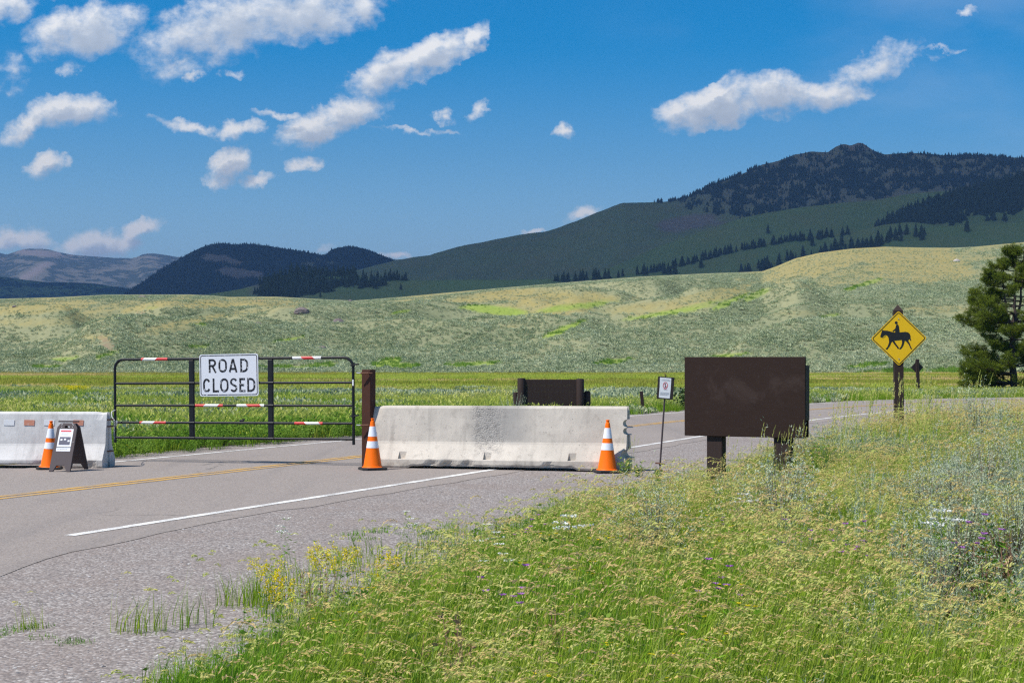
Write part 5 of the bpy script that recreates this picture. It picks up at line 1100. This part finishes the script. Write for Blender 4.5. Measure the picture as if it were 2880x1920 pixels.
q = MB(); q.prism(diamond(dg_, .03), -.004, 0); pn = q.build('sign_panel', M_SY, hs); pn.location = (0, -w_ - .004, cz); pn['label'] = 'yellow diamond panel with a black border'
q = MB(); q.stroke(diamond(dg_ - .026, .024), .0105, -.0062, -.0036, 0, True); q.build('border', M_SK, pn)
sc_ = dg_ / 342.; hp = lambda L_: [((x - 398) * sc_, (452 - y) * sc_) for x, y in L_]
q = MB(); q.prism(hp([(197,343),(214,352),(260,355),(300,366),(325,374),(355,379),(410,378),(440,375),(480,372),(510,378),(530,395),(540,420),(540,450),(548,474),(543,487),(530,468),(522,460),(512,484),(528,510),(539,545),(551,570),(560,585),(545,586),(535,572),(525,545),(508,515),(488,492),(474,480),(468,484),(462,512),(450,545),(434,570),(420,586),(402,586),(408,572),(425,550),(435,520),(437,492),(432,470),(400,475),(365,478),(344,478),(350,495),(366,522),(386,550),(400,572),(396,580),(380,578),(375,565),(355,540),(335,515),(320,488),(306,502),(294,532),(276,560),(258,585),(236,587),(240,575),(256,560),(268,530),(279,500),(277,475),(275,450),(265,425),(250,411),(235,407),(222,414),(205,430),(192,440),(176,435),(172,425),(180,400),(188,375),(193,360)]), -.0064, -.0038); q.build('horse_symbol', M_SK, pn)
q = MB(); q.prism(hp([(372,279),(384,277),(394,285),(401,305),(405,340),(409,384),(352,384),(357,352),(330,368),(321,359),(352,334),(360,320),(364,295)]), -.0068, -.0042); q.prism(hp([(368 + 18 * math.cos(a), 257 + 18 * math.sin(a)) for a in np.linspace(0, 6.0, 16)]), -.0064, -.0038); q.stroke(hp([(188,438), (208,441), (228,430), (240,418)]), .004, -.0062, -.0042); q.build('rider_symbol', M_SK, pn)
for z_ in ((452 - 210) * sc_, (452 - 705) * sc_): q = MB(); q.tube([(-.002, -.011, z_), (-.002, -.003, z_)], .0085, 8); q.build('bolt', M_GALV, pn)

# ---- back of a diamond sign farther along the road
bs = empty('diamond_sign', ((2582.5 - 1440) / F * 80, 80, 0), R(5), R(-1.7)); tag(bs, 'small dark diamond sign seen from behind, beyond the road near the pine', 'road sign')
q = MB(); q.box((0, 0, .62), (.17, .12, 2.16), None, 0, .02); q.build('post', M_WOOD, bs); q = MB(); q.prism(diamond(.335, .02), .066, .072); o = q.build('sign_panel', M_BRD, bs); o.location = (0, 0, 1.28)

# ---- big brown board seen from behind
def mat_board():
    m, n = new_mat('brown_painted_board'); p = opos(n); a = n.noise(n.scale(p, (1, 1, 3.0)), 5, 6, .6); b = n.noise(n.scale(p, (.8, 1, 1)), 2.2, 5, .65, .8); f = n.noise(n.scale(p, (2.5, 1, 14)), 12, 4, .6)
    c = n.mix(a, (.022, .0105, .007), (.036, .020, .0145)); c = n.mix(n.rng(b, .52, .68, 0, .55), c, (.058, .038, .031)); c = n.mix(n.rng(n.noise(p, 9, 6, .7), .6, .75, 0, .3), c, (.06, .05, .045))
    finish(n, pbsdf(n, c, n.m('ADD', .6, n.m('MULTIPLY', a, .2)), spec=.2, normal=bump(n, n.m('ADD', f, b), .45, .004))); return m
M_BOARD = mat_board()
by = math.atan2(17.9 - 18.6, 3.36 - 2.056); bb = empty('information_board', (2.056, 18.6, 0), by); tag(bb, 'large dark brown board on two thick posts, seen from behind in the grass', 'sign board')
BW = math.hypot(1.304, .7); zb = H - (1224 - HY) / 236.6; zt = H - (1003.6 - HY) / 236.6
q = MB(); q.box((BW / 2, 0, (zb + zt) / 2), (BW, .03, zt - zb), None, 0, .004); q.build('rear_board', M_BOARD, bb)
q = MB(); q.box((BW / 2 - .01, .17, (zb + zt) / 2 - .055), (BW - .02, .03, zt - zb - .12), None, 0, .004); q.build('front_board', M_BOARD, bb)
q = MB(); q.box((BW - .012, .085, (zb + zt) / 2 + .05), (.02, .13, zt - zb - .30), None, 0, .003); q.build('side_batten', M_BRD, bb)
for x_ in (.365, 1.19): q = MB(); q.box((x_, .085, (zt - .1) / 2 - .1), (.20, .13, zt + .1), None, 0, .012); q.build('post', M_WOOD, bb)

# ---- timber entrance wall behind the long barrier
tb = empty('timber_sign', ((1478 - 1440) / F * 45, 45, -.03), R(0)); tb.scale = (1.125, 1.125, 1.125); tag(tb, 'low dark timber plank wall between two round posts, behind the long barrier', 'timber sign')
for (x_, h_) in ((-.105, 1.0), (1.395, .985)): q = MB(); q.lathe([(.0, 0), (.100, 0), (.102, h_ - .03), (.09, h_ - .005), (0, h_)], 20); o = q.build('round_post', M_WOOD, tb, 50); o.location = (x_, 0, 0)
for i in range(6): q = MB(); q.box((.647, 0, .885 - i * .155), (1.33, .06, .1535), None, 0, .002); q.build('plank', M_WOOD, tb)
for (x_, h_, r_) in ((-.25, .64, .07), (1.585, .67, .085)): q = MB(); q.lathe([(0, 0), (r_, 0), (r_, h_ - .05), (r_ * .8, h_ - .01), (0, h_)], 16); o = q.build('short_post', M_WOOD, tb, 50); o.location = (x_, .1, 0)
st = empty('timber_post', ((1809 - 1440) / F * 48, 48, .0), 0, R(-5)); tag(st, 'short dark stump post in the grass behind the thin notice rod', 'post'); q = MB(); q.box((0, 0, .33), (.10, .10, .66), None, 0, .01); q.build('post', M_WOOD, st)

# ---- the pine
def pine():
    t = empty('pine_tree', ((2853 - 1440) / F * 84, 84, -.05)); tag(t, 'big dark green pine with bare twisted limbs at the right edge', 'pine tree')
    r = random.Random(12); prof = [(0.2, 2.6), (1.0, 2.9), (1.7, 3.0), (2.35, 2.45), (2.8, 1.7), (3.2, 2.3), (3.7, 2.75), (4.8, 2.55), (5.6, 2.2), (6.5, 1.55), (7.2, .7), (7.7, .3)]
    M_BARK = simple('pine_bark', (.075, .058, .050), .95, var=.5, scale=9, bmp=.02, spec=.1)
    M_PN = leafmat('pine_needles', (.10, .135, .018), (.15, .19, .025), (.22, .26, .04), .25, .9); tips = []
    def stem(p0, p1, bend, r0, r1, n=9):
        P_ = []
        for i in range(n + 1):
            s_ = i / n; q = Vector(p0).lerp(Vector(p1), s_) + Vector(bend) * math.sin(math.pi * s_) + Vector((r.gauss(0, .03), r.gauss(0, .03), 0)) * (s_ < 1); P_.append(q)
        return P_, [r0 + (r1 - r0) * (i / n) ** .8 for i in range(n + 1)]
    T1, w1 = stem((0, 0, 0), (.02, 0, 4.2), (-.10, .05, 0), .21, .13); T2, w2 = stem(T1[6], (-.55, .1, 6.9), (-.22, 0, .1), .12, .02); T3, w3 = stem(T1[6], (.55, .1, 7.5), (.15, .1, 0), .11, .02); T4, w4 = stem(T1[-1], (.05, -.1, 7.6), (0, 0, 0), .09, .02)
    q = MB(); [q.tube(a, b, 9) for a, b in ((T1, w1), (T2, w2), (T3, w3), (T4, w4))]; q.build('trunk', M_BARK, t, 60)
    stems = [(T1, w1), (T2, w2), (T3, w3), (T4, w4)]; allp = [p_ for s_ in stems for p_ in s_[0]]
    def add_tips(P_, k0, dens, spread):
        for i in range(int(len(P_) * k0), len(P_)):
            for _ in range(dens): tips.append(P_[i] + Vector((r.gauss(0, spread), r.gauss(0, spread), r.gauss(spread * .7, spread * 1.1))))
    zs = [.35, .5, .7, .9, 1.1, 1.3, 1.5, 1.7, 1.9, 2.1, 2.3, 2.5, 2.75, 3.2, 3.4, 3.6, 3.75, 3.9, 4.1, 4.4, 4.7, 4.9, 5.2, 5.4, 5.7, 5.9, 6.1, 6.35, 6.6, 6.8, 7.0, 7.2, 7.4]
    for i, z in enumerate(zs):
        for kk in range(3 if z < 6.3 else 2):
            az = r.uniform(0, 6.28) if kk else (math.pi + r.uniform(-.7, .7)); L = float(interp(prof, z + .15)) * r.uniform(.72, 1.02)
            src_ = min(allp, key=lambda p_: abs(p_.z - (z - .25 * L * .35)) + (.3 * r.random())); a0 = Vector(src_); e = Vector((math.cos(az) * L, math.sin(az) * L, z + r.uniform(-.1, .25))); b0 = e - a0
            P_, w_ = stem(a0, e, (0, 0, r.uniform(-.35, .05) * L * .3), .055 * L / 2.5 + .012, .008, 8)
            q = MB(); q.tube(P_, w_, 6)
            for j in range(3, 9):            # side shoots
                for sd in (-1, 1):
                    if r.random() < .2: continue
                    d = (P_[min(j + 1, 8)] - P_[j - 1]).normalized(); sdv = d.cross(Vector((0, 0, 1))).normalized() * sd; l2 = L * r.uniform(.14, .30) * (1.15 - j / 12)
                    e2 = P_[j] + (d * .7 + sdv * .8 + Vector((0, 0, r.uniform(-.2, .9)))) * l2; P2 = [P_[j].lerp(e2, v_ / 3) for v_ in range(4)]; q.tube(P2, [.012, .009, .006, .004], 4); add_tips(P2, .4, 2, .075)
            add_tips(P_, .62, 3, .10); q.build('limb', M_BARK, t, 60)
    add_tips(T2, .8, 10, .12); add_tips(T3, .75, 14, .13); add_tips(T4, .8, 12, .12)
    p = Plant(77)
    for c in tips:
        for _ in range(26):
            d = Vector((p.r.gauss(0, 1), p.r.gauss(0, 1), p.r.gauss(.35, .8))).normalized(); p.leaf(c, d, p.r.uniform(.12, .22), .0085, 0)
    o = link(bpy.data.objects.new('foliage', p.mesh('foliage', [M_PN])), t); o['kind'] = 'stuff'; print('pine tips', len(tips))
pine()

# ---- single plants one can point to
def plant(name, me, px, py, d, s_, lab, cat, rz=None, group=None):
    X_ = (px - 1440) / F * d; o = link(bpy.data.objects.new(name, me)); o.location = (X_, d, float(ground_z(X_, d)) - .01); s_ = s_ * ((1.2 if px > 2500 else 1.4) if name == 'sagebrush' else 1); o.scale = (s_ * random.uniform(.95, 1.1), s_ * random.uniform(.95, 1.1), s_); o.rotation_euler = (0, 0, random.uniform(0, 6.28) if rz is None else rz); tag(o, lab, cat, group)
big = [sage_bush(800 + i) for i in range(3)]; spike = [sage_plant(810 + i, 14, .22, (.4, .66), 14) for i in range(2)]
for i, a in enumerate([(1838,0,11.4,.78,big[0],'silvery sagebrush on the near verge, straight below the notice rod'),(2190,0,12.6,.95,big[1],'pale upright sagebrush in the grass below the right post of the brown board'),(2250,0,12.2,.8,spike[0],'thin sage spikes just right of the upright sagebrush'),
    (2600,0,13.6,.85,big[2],'round dark-based sagebrush, largest, in the right of the grass'),(2680,0,13.9,.9,big[0],'sagebrush touching the right side of the largest round one'),(2440,0,10.7,.9,spike[1],'row of tall pale sage spikes in the middle of the right-hand grass'),(2620,0,10.2,.95,spike[0],'tall sage spikes below the largest round sagebrush'),(2700,0,10.3,.9,big[1],'leafy sagebrush right of the tall spikes'),
    (2640,0,8.6,.8,big[2],'low grey sagebrush near the bottom right of the grass'),(2850,0,10.6,.95,big[0],'sagebrush at the far right edge, lower'),(2620,0,16.5,1.05,spike[1],'pale sage spikes behind the largest round sagebrush'),(2700,0,16.8,1.1,spike[0],'sage spikes at the left of the upper right clump'),(2770,0,16.2,1.1,big[1],'broad sagebrush in the upper right clump'),(2850,0,17.5,1.1,spike[1],'tall sage spikes at the right edge, upper'),
    (2745,0,23.5,1.25,big[2],'bushy sage high on the bank right of the horse sign'),(2262,0,22.0,.6,big[0],'sagebrush tucked against the right side of the brown board'),(2390,0,15.8,.7,spike[0],'single short sage spike below the horse sign'),(1325,0,31.5,.9,None,'')]):
    if a[4] is not None: plant('sagebrush', a[4], a[0], a[1], a[2], a[3], a[5], 'sagebrush', group='sagebrush plants in the near verge')
GD = [flower(820 + i, M_YEL, 'goldenrod') for i in range(2)]; YA = flower(822, M_WHT, 'yarrow'); AS = flower(823, M_PUR, 'aster')
for a in [(905,0,10.5,.75,GD[0],'bright yellow goldenrod clump nearest the gravel corner'),(945,0,10.7,.7,GD[1],'goldenrod clump right beside the brightest one'),(775,0,10.2,.65,GD[1],'goldenrod clump at the left end of the yellow patch'),(800,0,9.2,.7,GD[0],'lone goldenrod stem low among green grass'),(1100,0,10.0,.7,GD[0],'yellow goldenrod right of the yellow patch')]: plant('goldenrod', a[4], a[0], a[1], a[2], a[3], a[5], 'goldenrod', group='yellow goldenrod on the verge edge')
for a in [(815,0,11.6,.85,YA,'white yarrow standing out against the gravel'),(1140,0,12.4,.8,YA,'white yarrow with flat heads at the gravel edge'),(1360,0,10.6,.8,YA,'white yarrow in the middle of the verge'),(1400,0,9.4,.8,YA,'white yarrow low in the middle of the verge')]: plant('yarrow', a[4], a[0], a[1], a[2], a[3], a[5], 'yarrow', group='white yarrow on the verge')
for a in [(2235,0,9.6,.95,AS,'pink aster left of the purple pair'),(2375,0,9.3,1,AS,'deep purple aster in the right-hand grass'),(2440,0,9.0,1,AS,'bright purple aster right of the deep purple one'),(2060,0,7.9,1,AS,'purple asters near the bottom edge'),(1400,0,7.6,1,AS,'pink-purple asters at the bottom middle'),(2260,0,17.2,.9,AS,'purple aster just right of the brown board foot')]: plant('aster', a[4], a[0], a[1], a[2], a[3], a[5], 'aster', group='purple asters in the verge')
wt = weed(830, 160, .5, .32); plant('tall_weed', tall(831), 1770, 0, 21.4, .62, 'clump of green grass growing against the barrier right end', 'grass clump'); plant('green_bush', weed(832, 420, 1.0, .7, 0, [simple('dark_bush_leaf', (.06, .11, .02), .9, var=.4, scale=3), M_YEL], (.06, .11)), 1915, 0, 51, 1.15, 'dark green bush across the road beside the brown board', 'bush')
plant('white_sagebrush', sage_plant(833, 26, .3, (.5, .8), 12), 1440, 0, 41.5, 1.3, 'whitish sagebrush beside the left post of the timber wall', 'sagebrush')
for i, a in enumerate([(1765,21.6,.6),(1790,21.2,.5),(1850,20.6,.45)]): plant('weed_clump', wt, a[0], 0, a[1], a[2], ['low green weed at the corner of the barrier end', 'small green weed on gravel right of the barrier', 'green weed at the foot of the notice rod'][i], 'weed')
